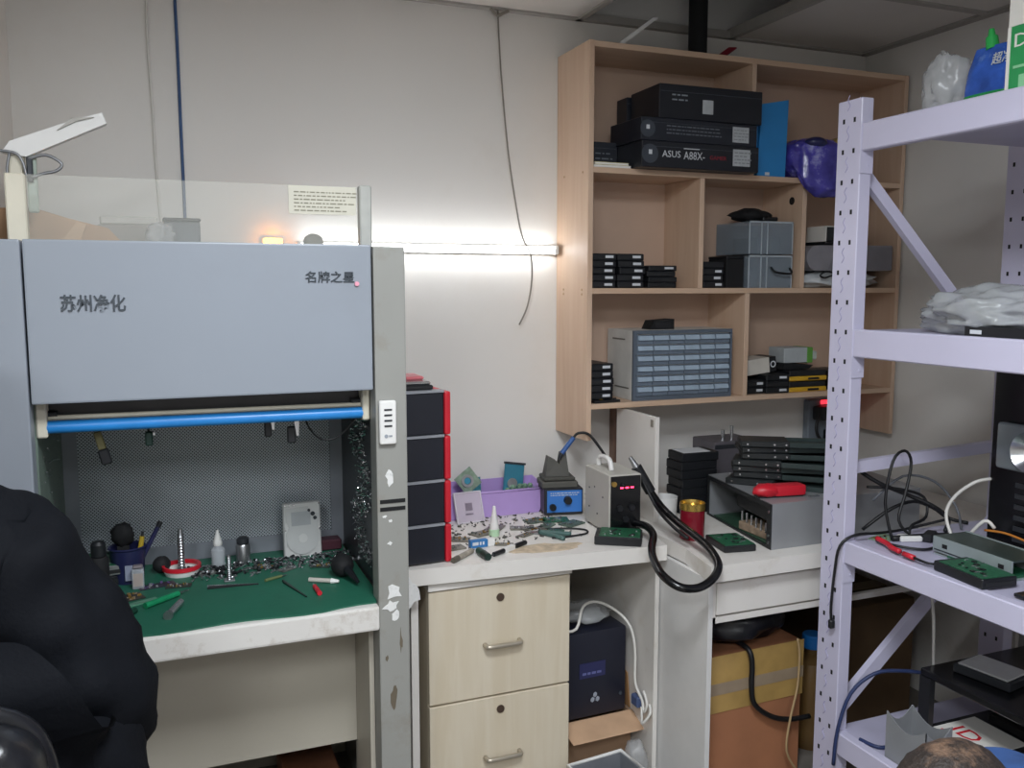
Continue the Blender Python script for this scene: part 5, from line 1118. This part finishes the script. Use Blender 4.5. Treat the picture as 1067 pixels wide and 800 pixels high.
# drive bay and drive on the rack
t = thing('drive_bay', 'grey metal drive bay lying flat beside the computer tower', 'drive bay', (1.862, 1.52, L3), -2)
M_bay = mat('bay_metal', '#98a4a4', .4, .2, var=.06)
B(-.055, -.050, -.115, .115, .010, .048).build('side', M_bay, t); B(.050, .055, -.115, .115, .0, .050).build('side', M_bay, t); B(-.050, .050, -.115, .115, .044, .048).build('top', mat('bay_dark', '#3c4a46', .4, .3), t); B(-.0499, .0499, -.115, .115, .0, .004).build('base', M_bay, t)
B(-.0565, -.0552, .07, .085, .024, .034).build('slot', M_blk2, t); B(-.0565, -.0552, -.095, -.08, .024, .034).build('slot', M_blk2, t); B(-.0562, -.0552, -.11, .11, .014, .017).build('crease', M_dkgrey, t)
B(-.054, .03, -.11, .07, .0041, .0098).build('board', M_pcb, t)
hdd('black hard drive on the rack shelf edge with green board up', (1.740, 1.452, .8224), -6, 'pcb', size=(.098, .150, .024), end_label=False)
tag(B(1.715, 1.78, 1.22, 1.33, L3 + .004, L3 + .012, .002).build('flat_black_part', M_blk), 'flat black part lying on the rack shelf beside the drive', 'part')
# red and black clip leads
t = thing('clip_lead', 'pair of red alligator clips with leads on the rack shelf', 'clip lead', (1.75, 1.70, L3))
MB().tube([(1.742, 1.755, L3 + .016), (1.738, 1.715, L3 + .013), (1.722, 1.685, L3 + .013), (1.715, 1.65, L3 + .013)], .007).build('red_boot', M_red, t, world=True, smooth=True)
MB().tube([(1.712, 1.635, L3 + .012), (1.710, 1.60, L3 + .012)], .007, smooth=1).build('red_boot', M_red, t, world=True, smooth=True)
MB().tube([(1.745, 1.76, L3 + .008), (1.76, 1.70, L3 + .008), (1.80, 1.66, L3 + .006), (1.84, 1.66, L3 + .006)], .0035).tube([(1.710, 1.60, L3 + .012), (1.715, 1.56, L3 + .009), (1.74, 1.545, L3 + .008)], .0035).build('lead', M_cable, t, world=True, smooth=True)
def cable(label, pts, r=.004, m=None, name='black_cable', cat='cable'):
    return tag(MB().tube(pts, r).build(name, m or M_cable, smooth=True), label, cat)
cable('black cable draped over the rack shelf end and hanging down the post', [(2.00, 1.76, .86), (1.88, 1.80, .832), (1.78, 1.79, .835), (1.70, 1.79, .838), (1.66, 1.80, .81), (1.655, 1.81, .74), (1.652, 1.815, .64), (1.656, 1.815, .595)])
B(1.648, 1.664, 1.808, 1.822, .578, .602, .003).build('cable_plug', M_blk, bpy.data.objects['black_cable'])
cable('black cable arching over the horizontal rack brace', [(1.80, 1.76, .823), (1.79, 1.78, .92), (1.815, 1.785, 1.03), (1.86, 1.79, 1.055), (1.885, 1.79, 1.02), (1.86, 1.78, .94), (1.83, 1.77, .87), (1.86, 1.75, .825)])
cable('thick black cable running from the corner desk to the rack shelf', [(1.80, 1.905, .99), (1.84, 1.86, .955), (1.92, 1.84, .92), (1.98, 1.80, .89), (2.02, 1.78, .855), (1.99, 1.76, .826)], .006)
cable('black cable sagging beside the thick cable behind the rack post', [(1.82, 1.88, .94), (1.90, 1.84, .935), (1.97, 1.82, .91), (1.96, 1.80, .86), (1.90, 1.79, .845), (1.88, 1.78, .824)], .004)
cable('pale grey cable curving beside the computer tower', [(2.012, 1.645, .995), (1.980, 1.665, .985), (1.955, 1.70, .945), (1.94, 1.715, .90), (1.935, 1.70, .855), (1.93, 1.66, .828), (1.94, 1.60, .90), (1.955, 1.58, .885)], .0045, M_cablew, 'pale_cable')
cable('orange lead lying along the foot of the computer tower', [(1.945, 1.60, .876), (1.955, 1.55, .88), (1.96, 1.50, .874), (1.95, 1.45, .872)], .003, mat('orange_lead', '#b8742c', .5), 'orange_lead')
cable('dark cable bundle lying behind the drive bay', [(1.80, 1.76, .826), (1.86, 1.74, .83), (1.92, 1.72, .832), (1.95, 1.69, .835), (1.93, 1.65, .832), (1.92, 1.64, .85)], .008)
tag(board('circuit_board', 'small green and white board on the rack shelf behind the clip leads', (1.80, 1.79, L3 + .0004), 20, .08, .05, mat('faded_green', '#8aa58c', .5, var=.3, scale=60), 41, chips=10), None)
cable('black cable trailing over the corner desk behind the rack post', [(1.86, 1.93, .80), (1.93, 1.90, .86), (2.0, 1.885, .88), (2.06, 1.87, .86), (2.10, 1.85, .83), (2.12, 1.80, .826)], .005)
cable('thin grey cable arching behind the thick cable', [(1.84, 1.875, .90), (1.93, 1.86, .965), (2.03, 1.84, .945), (2.07, 1.80, .88), (2.05, 1.76, .826)], .0035, mat('cable_grey', '#5d6066', .5), 'grey_cable')
t = thing('plug_connector', 'black plug block lying among the cables on the rack shelf', 'plug', (1.90, 1.73, L3), 30)
B(-.03, .03, -.014, .014, 0, .022, .004).build('body', M_blk, t); B(.0305, .045, -.008, .008, .006, .016).build('tip', M_silver, t)
t = thing('white_adapter', 'small white adapter lying on the rack shelf behind the clip leads', 'adapter', (1.845, 1.745, L3), -20)
B(-.03, .03, -.016, .016, 0, .016, .004).build('body', M_white, t); MB().tube([(.03, 0, .008), (.05, .01, .006), (.06, .03, .005)], .003).build('lead', M_cablew, t, smooth=True)
# ---- lowest level
t = thing('paper_tray', 'black two tier paper tray on the lowest rack level', 'paper tray', (1.95, 1.50, L4))
xa_, xb_ = 1.848, 2.24
for ux in (xa_, xb_ - .018):
    for uy in (1.655, 1.20): B(ux, ux + .018, uy, uy + .035, L4, .4675).build('upright', M_blk, t, **Wd)
MB().box(xa_, xb_, 1.20, 1.69, .468, .488, .003).build('upper_tray', M_blkgloss, t, **Wd); MB().box(xa_, xb_, 1.20, 1.69, L4 + .02, L4 + .036, .002).build('lower_tray', M_blk, t, **Wd)
MB().tube([(xa_, 1.655, L4 + .045), (xa_ - .01, 1.52, L4 + .045), (xa_, 1.42, L4 + .075), (xa_ + .03, 1.36, L4 + .10), (xa_, 1.28, L4 + .06), (xa_, 1.22, L4 + .05)], .014).build('front_lip', M_blk, t, world=True, smooth=True)
t = thing('printed_paper', 'white sheet with red letters lying in the paper tray', 'paper', (1.945, 1.60, L4 + .0365), 0)
B(-.07, .09, -.09, .07, 0, .003).build('sheet', M_paper, t)
text_mesh('red_lettering', 'JD', .075, mat('jd_red', '#d02030', .5), t, Matrix.Translation((-.035, .055, .0034)) @ Matrix.Rotation(R(-90), 4, 'Z'), .0003, width=.085)
tag(B(2.05, 2.16, 1.42, 1.64, L4 + .0375, L4 + .06, .002).build('black_folder', M_blk2), 'flat black folder lying behind the printed sheet', 'folder')
t = thing('hard_drive', 'drive with a bare silver cover on the upper paper tray', 'hard drive', (1.975, 1.575, .4885), 10)
B(-.055, .055, -.075, .075, 0, .022, .002).build('casing', M_dkgrey, t); B(-.050, .050, -.066, .066, .0222, .027, .002).build('cover', M_alu, t)
tag(B(2.07, 2.22, 1.23, 1.48, .4885, .53, .003).build('flat_device', M_blkgloss), 'flat black device behind the silver drive on the upper paper tray', 'device')
t = thing('grey_sack', 'grey stiff paper bag standing open before the black paper tray', 'bag', (1.765, 1.575, L4))
M_sk = mat('grey_sack', '#87898c', .6, var=.05, bump=.2, bscale=20)
for pts, nm in (([(1.705, 1.655), (1.705, 1.53)], 'side'), ([(1.79, 1.655), (1.79, 1.53)], 'side'), ([(1.705, 1.655), (1.79, 1.655)], 'side'), ([(1.705, 1.53), (1.79, 1.53)], 'side')):
    (ax, ay), (bx_, by) = pts; mb = MB(); n_ = 8
    for k in range(n_):
        f0, f1 = k / n_, (k + 1) / n_
        h0 = .125 - .03 * math.sin(math.pi * f0); h1 = .125 - .03 * math.sin(math.pi * f1)
        p0 = Vector((ax + (bx_ - ax) * f0, ay + (by - ay) * f0)); p1 = Vector((ax + (bx_ - ax) * f1, ay + (by - ay) * f1)); nn = Vector((-(p1 - p0).y, (p1 - p0).x)).normalized() * .002
        mb.hexa([(p0.x, p0.y, L4), (p1.x, p1.y, L4), (p1.x + nn.x, p1.y + nn.y, L4), (p0.x + nn.x, p0.y + nn.y, L4), (p0.x, p0.y, L4 + h0), (p1.x, p1.y, L4 + h1), (p1.x + nn.x, p1.y + nn.y, L4 + h1), (p0.x + nn.x, p0.y + nn.y, L4 + h0)])
    mb.build(nm, M_sk, t, **Wd)
cable('dark blue cable looping in front of the diagonal rack brace', [(1.66, 1.79, .20), (1.665, 1.785, .30), (1.70, 1.78, .40), (1.76, 1.76, .455), (1.83, 1.74, .46), (1.90, 1.72, .45)], .005, mat('cable_navy', '#26345c', .5), 'blue_lead')
cable('white cable standing up behind the paper tray', [(1.92, 1.72, .30), (1.93, 1.72, .42), (1.925, 1.72, .53), (1.915, 1.715, .60), (1.912, 1.72, .66), (1.914, 1.722, .76)], .004, M_cablew, 'white_lead')
cable('short blue cable lying on the lowest rack level', [(1.70, 1.74, L4 + .006), (1.715, 1.69, L4 + .006), (1.76, 1.68, L4 + .006), (1.79, 1.70, L4 + .007)], .005, mat('cable_navy', '#26345c', .5), 'blue_lead')
# ================================================================== people
M_skin = mat('skin', '#c99f86', .55, var=.05)
M_jack = mat('black_jacket', '#0d0f14', .8, var=.15, scale=6, bump=.25, bscale=140, spec=.12)
M_jean = mat('blue_jeans', '#3a5078', .85, var=.15, scale=40)
M_hair = mat('dark_hair', '#1a1614', .6, var=.3, scale=60, bump=.8, bscale=160)
def skin(name, verts, edges, radii, root=0, sub=2, nz=0.0, nsc=6.0, nfun=None):
    me = bpy.data.meshes.new(name); me.from_pydata(verts, edges, [])
    o = bpy.data.objects.new(name, me); COL.objects.link(o)
    m = o.modifiers.new('Skin', 'SKIN'); m.use_smooth_shade = True; m.branch_smoothing = .4
    if not me.skin_vertices:
        bpy.context.view_layer.objects.active = o; bpy.ops.mesh.customdata_skin_add()
    for i, r in enumerate(radii):
        r = (r, r) if not isinstance(r, tuple) else r
        me.skin_vertices[0].data[i].radius = r; me.skin_vertices[0].data[i].use_root = (i == root)
    s = o.modifiers.new('Sub', 'SUBSURF'); s.levels = sub; s.render_levels = sub
    dg = bpy.context.evaluated_depsgraph_get(); dg.update()
    out = bpy.data.meshes.new_from_object(o.evaluated_get(dg)); bpy.data.objects.remove(o)
    if nz:
        for v in out.vertices:
            k = noise.noise(Vector((v.co.x * nsc, v.co.y * nsc, v.co.z * nsc * 1.6))) + .5 * noise.noise(v.co * nsc * 2.3)
            v.co += v.normal * nz * k
    b = MB(); b.bm.from_mesh(out); bpy.data.meshes.remove(out)
    return b
def chain(n0, n): return [(n0 + i, n0 + i + 1) for i in range(n - 1)]
def hand(b, wrist, dirv, side, r=.0085, curl=.5, up=(0, 0, 1)):
    """palm and five separate bent fingers, returned as verts/edges/radii appended to the lists"""
    V, E, Rr = b; w = Vector(wrist); d = Vector(dirv).normalized(); u = Vector(up); u = (u - d * u.dot(d)).normalized(); s = d.cross(u) * side
    i0 = len(V); V.append(tuple(w)); Rr.append((.024, .018)); V.append(tuple(w + d * .045)); Rr.append((.034, .014)); V.append(tuple(w + d * .085)); Rr.append((.036, .012)); E += [(i0, i0 + 1), (i0 + 1, i0 + 2)]
    for k, (off, ln) in enumerate(((-.030, .062), (-.010, .075), (.010, .082), (.030, .075))):
        base = w + d * .085 + s * off; a = len(V)
        p1 = base + d * ln * .45 - u * ln * .10 * curl; p2 = p1 + d * ln * .30 - u * ln * .28 * curl; p3 = p2 + d * ln * .15 - u * ln * .28 * curl
        for p, q in ((base, r * 1.1), (p1, r), (p2, r * .92), (p3, r * .75)): V.append(tuple(p)); Rr.append(q)
        E += [(i0 + 2, a)] + chain(a, 4)
    a = len(V); base = w + d * .03 + s * .034
    for p, q in ((base, r * 1.25), (base + d * .028 + s * .022 - u * .006, r * 1.1), (base + d * .055 + s * .026 - u * .014, r * .9)): V.append(tuple(p)); Rr.append(q)
    E += [(i0 + 1, a)] + chain(a, 3)
    return i0

# ---- seated person in a black jacket, facing the clean bench
p1 = thing('person', 'seated person in a black jacket and blue jeans seen from behind', 'person', (-0.36, 1.45, 0), 0)
V = [(-.37, 1.40, .56), (-.37, 1.41, .75), (-.37, 1.44, .95), (-.37, 1.48, 1.10), (-.37, 1.53, 1.19), (-.37, 1.55, 1.25)]
Rr = [(.16, .12), (.15, .11), (.17, .11), (.14, .09), (.06, .06), (.06, .06)]
E = chain(0, 6)
def add(pts, rad, frm):
    a = len(V); V.extend(pts); Rr.extend(rad); E.append((frm, a)); E.extend(chain(a, len(pts))); return len(V) - 1
rs = add([(-.225, 1.49, 1.09), (-.165, 1.47, .95), (-.125, 1.46, .83), (-.215, 1.60, .795), (-.29, 1.70, .79)], [.055, .045, .042, .036, .028], 3)
ls = add([(-.515, 1.49, 1.09), (-.575, 1.47, .95), (-.60, 1.46, .83), (-.535, 1.60, .795), (-.47, 1.73, .79)], [.055, .045, .042, .036, .028], 3)
kr = add([(-.27, 1.45, .56), (-.20, 1.66, .55), (-.16, 1.82, .53), (-.155, 1.78, .30), (-.155, 1.75, .09), (-.155, 1.83, .045), (-.155, 1.90, .035)], [.09, .08, .062, .052, .042, .04, .03], 0)
kl = add([(-.47, 1.45, .56), (-.53, 1.66, .55), (-.56, 1.82, .53), (-.565, 1.78, .30), (-.565, 1.75, .09), (-.565, 1.83, .045), (-.565, 1.90, .035)], [.09, .08, .062, .052, .042, .04, .03], 0)
i = hand((V, E, Rr), (-.297, 1.715, .79), (-.35, 1, 0), -1); E.append((rs, i))
i = hand((V, E, Rr), (-.462, 1.748, .79), (.25, 1, 0), 1); E.append((ls, i))
b = skin('body', V, E, Rr)
b.ball((-.37, 1.575, 1.365), .078, .098, .115, 3); b.ball((-.37, 1.672, 1.350), .014, .022, .022, 2)          # head, nose
b.ball((-.45, 1.565, 1.355), .010, .018, .030, 2); b.ball((-.29, 1.565, 1.355), .010, .018, .030, 2)           # ears
b.build('body', M_skin, p1, world=True, smooth=True)
hr = MB().ball((-.37, 1.562, 1.385), .086, .100, .112, 4, .08, 12, 3)
for v in hr.bm.verts:
    if v.co.y > 1.60 and v.co.z < 1.42: v.co.y = 1.60
hr.build('hair', M_hair, p1, world=True, smooth=True)
MB().ball((-.40, 1.661, 1.372), .012, .008, .007, 2).ball((-.34, 1.661, 1.372), .012, .008, .007, 2).build('eyes', M_blk, p1, world=True, smooth=True)
MB().ball((-.37, 1.655, 1.303), .024, .010, .006, 2).build('mouth', mat('lips', '#a8685e', .5), p1, world=True, smooth=True)
V = [(-.37, 1.42, .60), (-.37, 1.41, .72), (-.37, 1.42, .85), (-.37, 1.44, 1.00), (-.37, 1.475, 1.11), (-.37, 1.525, 1.185)]
Rr = [(.37, .20), (.34, .19), (.29, .18), (.25, .165), (.19, .13), (.10, .09)]
E = chain(0, 6)
add([(-.245, 1.50, 1.105), (-.200, 1.49, 1.02), (-.150, 1.475, .92), (-.112, 1.46, .82), (-.165, 1.545, .80), (-.235, 1.63, .795), (-.285, 1.70, .79)], [.118, .118, .115, .118, .10, .080, .066], 4)
add([(-.495, 1.50, 1.105), (-.535, 1.49, 1.02), (-.575, 1.475, .92), (-.608, 1.46, .83), (-.575, 1.545, .80), (-.525, 1.64, .795), (-.48, 1.71, .79)], [.118, .118, .115, .118, .10, .080, .066], 4)
jk = skin('jacket', V, E, Rr, sub=3, nz=.026, nsc=8)
jk.ball((-.195, 1.44, .73), .150, .15, .20, 4, .12, 7, 4)
jk.build('jacket', M_jack, p1, world=True, smooth=True)
MB().tube([(-.29, 1.49, 1.165), (-.31, 1.44, 1.185), (-.37, 1.425, 1.195), (-.43, 1.44, 1.185), (-.45, 1.49, 1.165)], .035, seg=12, smooth=6).build('collar', M_jack, p1, world=True, smooth=True)
V = [(-.37, 1.43, .57), (-.37, 1.42, .66)]; Rr = [(.19, .14), (.18, .13)]; E = [(0, 1)]
add([(-.26, 1.46, .57), (-.20, 1.66, .555), (-.16, 1.825, .535), (-.155, 1.79, .30), (-.155, 1.76, .10)], [.115, .10, .082, .070, .062], 0)
add([(-.48, 1.46, .57), (-.53, 1.66, .555), (-.56, 1.825, .535), (-.565, 1.79, .30), (-.565, 1.76, .10)], [.115, .10, .082, .070, .062], 0)
skin('jeans', V, E, Rr, nz=.006, nsc=9).build('jeans', M_jean, p1, world=True, smooth=True)
for x in (-.155, -.565):
    MB().box(x - .045, x + .045, 1.70, 1.93, .0, .03, .012, 2).ball((x, 1.80, .055), .047, .10, .045, 2).build('shoe', M_blk, p1, world=True, smooth=True)
# office chair
c = thing('office_chair', 'black leather office chair with a rounded padded back', 'chair', (-.36, 1.35, 0))
M_lea = mat('black_leather', '#15161a', .28, var=.1, scale=30, bump=.12, bscale=120)
b = MB().box(-.225, .225, -.045, .045, 0, .50, .044, 5)
b.bm.transform(Matrix.Translation((-.36, 1.155, .50)) @ Matrix.Rotation(R(4), 4, 'X'))
for v in b.bm.verts:
    dx_ = (v.co.x + .36) / .225; zz_ = (v.co.z - .5) / .5
    v.co.x = -.36 + dx_ * .225 * (1 - .16 * max(0, zz_ - .55) ** 1 * 1.2) ; v.co.z -= .05 * abs(dx_) ** 3 * max(0, zz_)
    v.co.y += .05 * dx_ * dx_
b.build('backrest', M_lea, c, world=True, smooth=True)
rim = [(-.36 + .20 * s_, 1.155 + .045 * s_ * s_, z) for s_, z in ((-1, .56), (-1.06, .75), (-1.02, .90), (-.85, .968), (-.4, 1.00), (0, 1.006), (.4, 1.00), (.85, .968), (1.02, .90), (1.06, .75), (1, .56))]
MB().tube(rim, .014, seg=10, smooth=5).build('piping', M_lea, c, world=True, smooth=True)
B(-.60, -.12, 1.20, 1.66, .38, .452, .03, 4).build('seat', M_lea, c, world=True, smooth=True)
B(-.39, -.33, 1.15, 1.30, .385, .40).box(-.39, -.33, 1.130, 1.15, .385, .62).build('back_bracket', M_blk, c, **Wd)
MB().cyl((-.36, 1.42, .10), (-.36, 1.42, .40), .028, seg=16).build('gas_lift', M_steel, c, world=True, smooth='auto')
for k in range(5):
    a = R(72 * k + 20); e = (-.36 + .26 * math.cos(a), 1.42 + .26 * math.sin(a))
    lg = MB().cyl((-.36, 1.42, .095), (e[0], e[1], .075), .022, .014, seg=10).build('base_leg', M_blk, c, world=True, smooth='auto')
    MB().cyl((e[0] - .012, e[1], .03), (e[0] + .012, e[1], .03), .03, seg=16).build('castor', M_blk, lg, world=True, smooth='auto')

# ---- crouching person, only the crown of the head shows
p2 = thing('person', 'crouching person in a blue top with short thinning dark hair', 'person', (1.36, .92, 0))
V = [(1.50, .90, .24), (1.52, .90, .38), (1.47, .90, .54), (1.36, .92, .64), (1.25, .94, .66), (1.21, .945, .665)]
Rr = [(.15, .12), (.14, .11), (.16, .11), (.12, .09), (.055, .055), (.055, .055)]; E = chain(0, 6)
ra = add([(1.36, 1.08, .60), (1.27, 1.13, .43), (1.13, 1.06, .36)], [.055, .042, .030], 3)
la = add([(1.36, .76, .60), (1.27, .72, .43), (1.13, .82, .36)], [.055, .042, .030], 3)
add([(1.42, 1.02, .25), (1.20, 1.12, .42), (1.34, 1.10, .10), (1.27, 1.11, .04), (1.18, 1.12, .03)], [.085, .065, .045, .04, .03], 0)
add([(1.42, .78, .25), (1.20, .70, .42), (1.34, .72, .10), (1.27, .71, .04), (1.18, .70, .03)], [.085, .065, .045, .04, .03], 0)
i = hand((V, E, Rr), (1.115, 1.05, .355), (-1, -.2, -.1), 1); E.append((ra, i))
i = hand((V, E, Rr), (1.115, .83, .355), (-1, .2, -.1), -1); E.append((la, i))
b = skin('body', V, E, Rr)
Mh = Matrix.Rotation(R(-32), 4, 'Y')
HC = (1.115, .955, .672)
b.ball(HC, .108, .080, .098, 4, M=Mh); b.ball((1.02, .955, .607), .022, .014, .022, 2)
b.ball((1.125, .875, .642), .018, .010, .03, 2); b.ball((1.125, 1.035, .642), .018, .010, .03, 2)
b.build('body', M_skin, p2, world=True, smooth=True)
M_thin = mat('thinning_hair', '#2a211c', .6, var=.35, scale=50, bump=.9, bscale=170, stain_or_glint='#9a7a62', sscale=11, samt=.8)
hr = MB().ball((1.122, .955, .682), .112, .086, .102, 4, .05, 14, 2, M=Mh)
for v in list(hr.bm.verts):
    if v.co.x < 1.04 and v.co.z < .72: v.co.x = 1.04 + (v.co.x - 1.04) * .2
hr.build('hair', M_thin, p2, world=True, smooth=True)
MB().ball((1.022, .925, .642), .008, .012, .008, 2).ball((1.022, .985, .642), .008, .012, .008, 2).build('eyes', M_blk, p2, world=True, smooth=True)
MB().ball((1.032, .955, .577), .010, .022, .006, 2).build('mouth', mat('lips', '#a8685e', .5), p2, world=True, smooth=True)
V = [(1.50, .90, .28), (1.53, .90, .40), (1.48, .90, .55), (1.375, .92, .645), (1.28, .935, .672)]
Rr = [(.18, .15), (.17, .14), (.18, .13), (.14, .105), (.075, .07)]; E = chain(0, 5)
add([(1.36, 1.07, .61), (1.29, 1.13, .47), (1.22, 1.11, .40)], [.08, .065, .052], 3); add([(1.36, .77, .61), (1.29, .71, .47), (1.22, .75, .40)], [.08, .065, .052], 3)
skin('top', V, E, Rr, sub=3, nz=.008, nsc=8).build('top', mat('blue_top', '#34558c', .8, var=.12, scale=20), p2, world=True, smooth=True)
V = [(1.50, .90, .24), (1.51, .90, .32)]; Rr = [(.175, .14), (.17, .135)]; E = [(0, 1)]
add([(1.42, 1.02, .25), (1.20, 1.12, .42), (1.34, 1.10, .12)], [.105, .085, .06], 0); add([(1.42, .78, .25), (1.20, .70, .42), (1.34, .72, .12)], [.105, .085, .06], 0)
skin('trousers', V, E, Rr).build('trousers', M_blk2, p2, world=True, smooth=True)
for y in (1.115, .705): MB().box(1.13, 1.38, y - .045, y + .045, 0, .03, .012, 2).ball((1.25, y, .05), .10, .046, .04, 2).build('shoe', M_blk, p2, world=True, smooth=True)
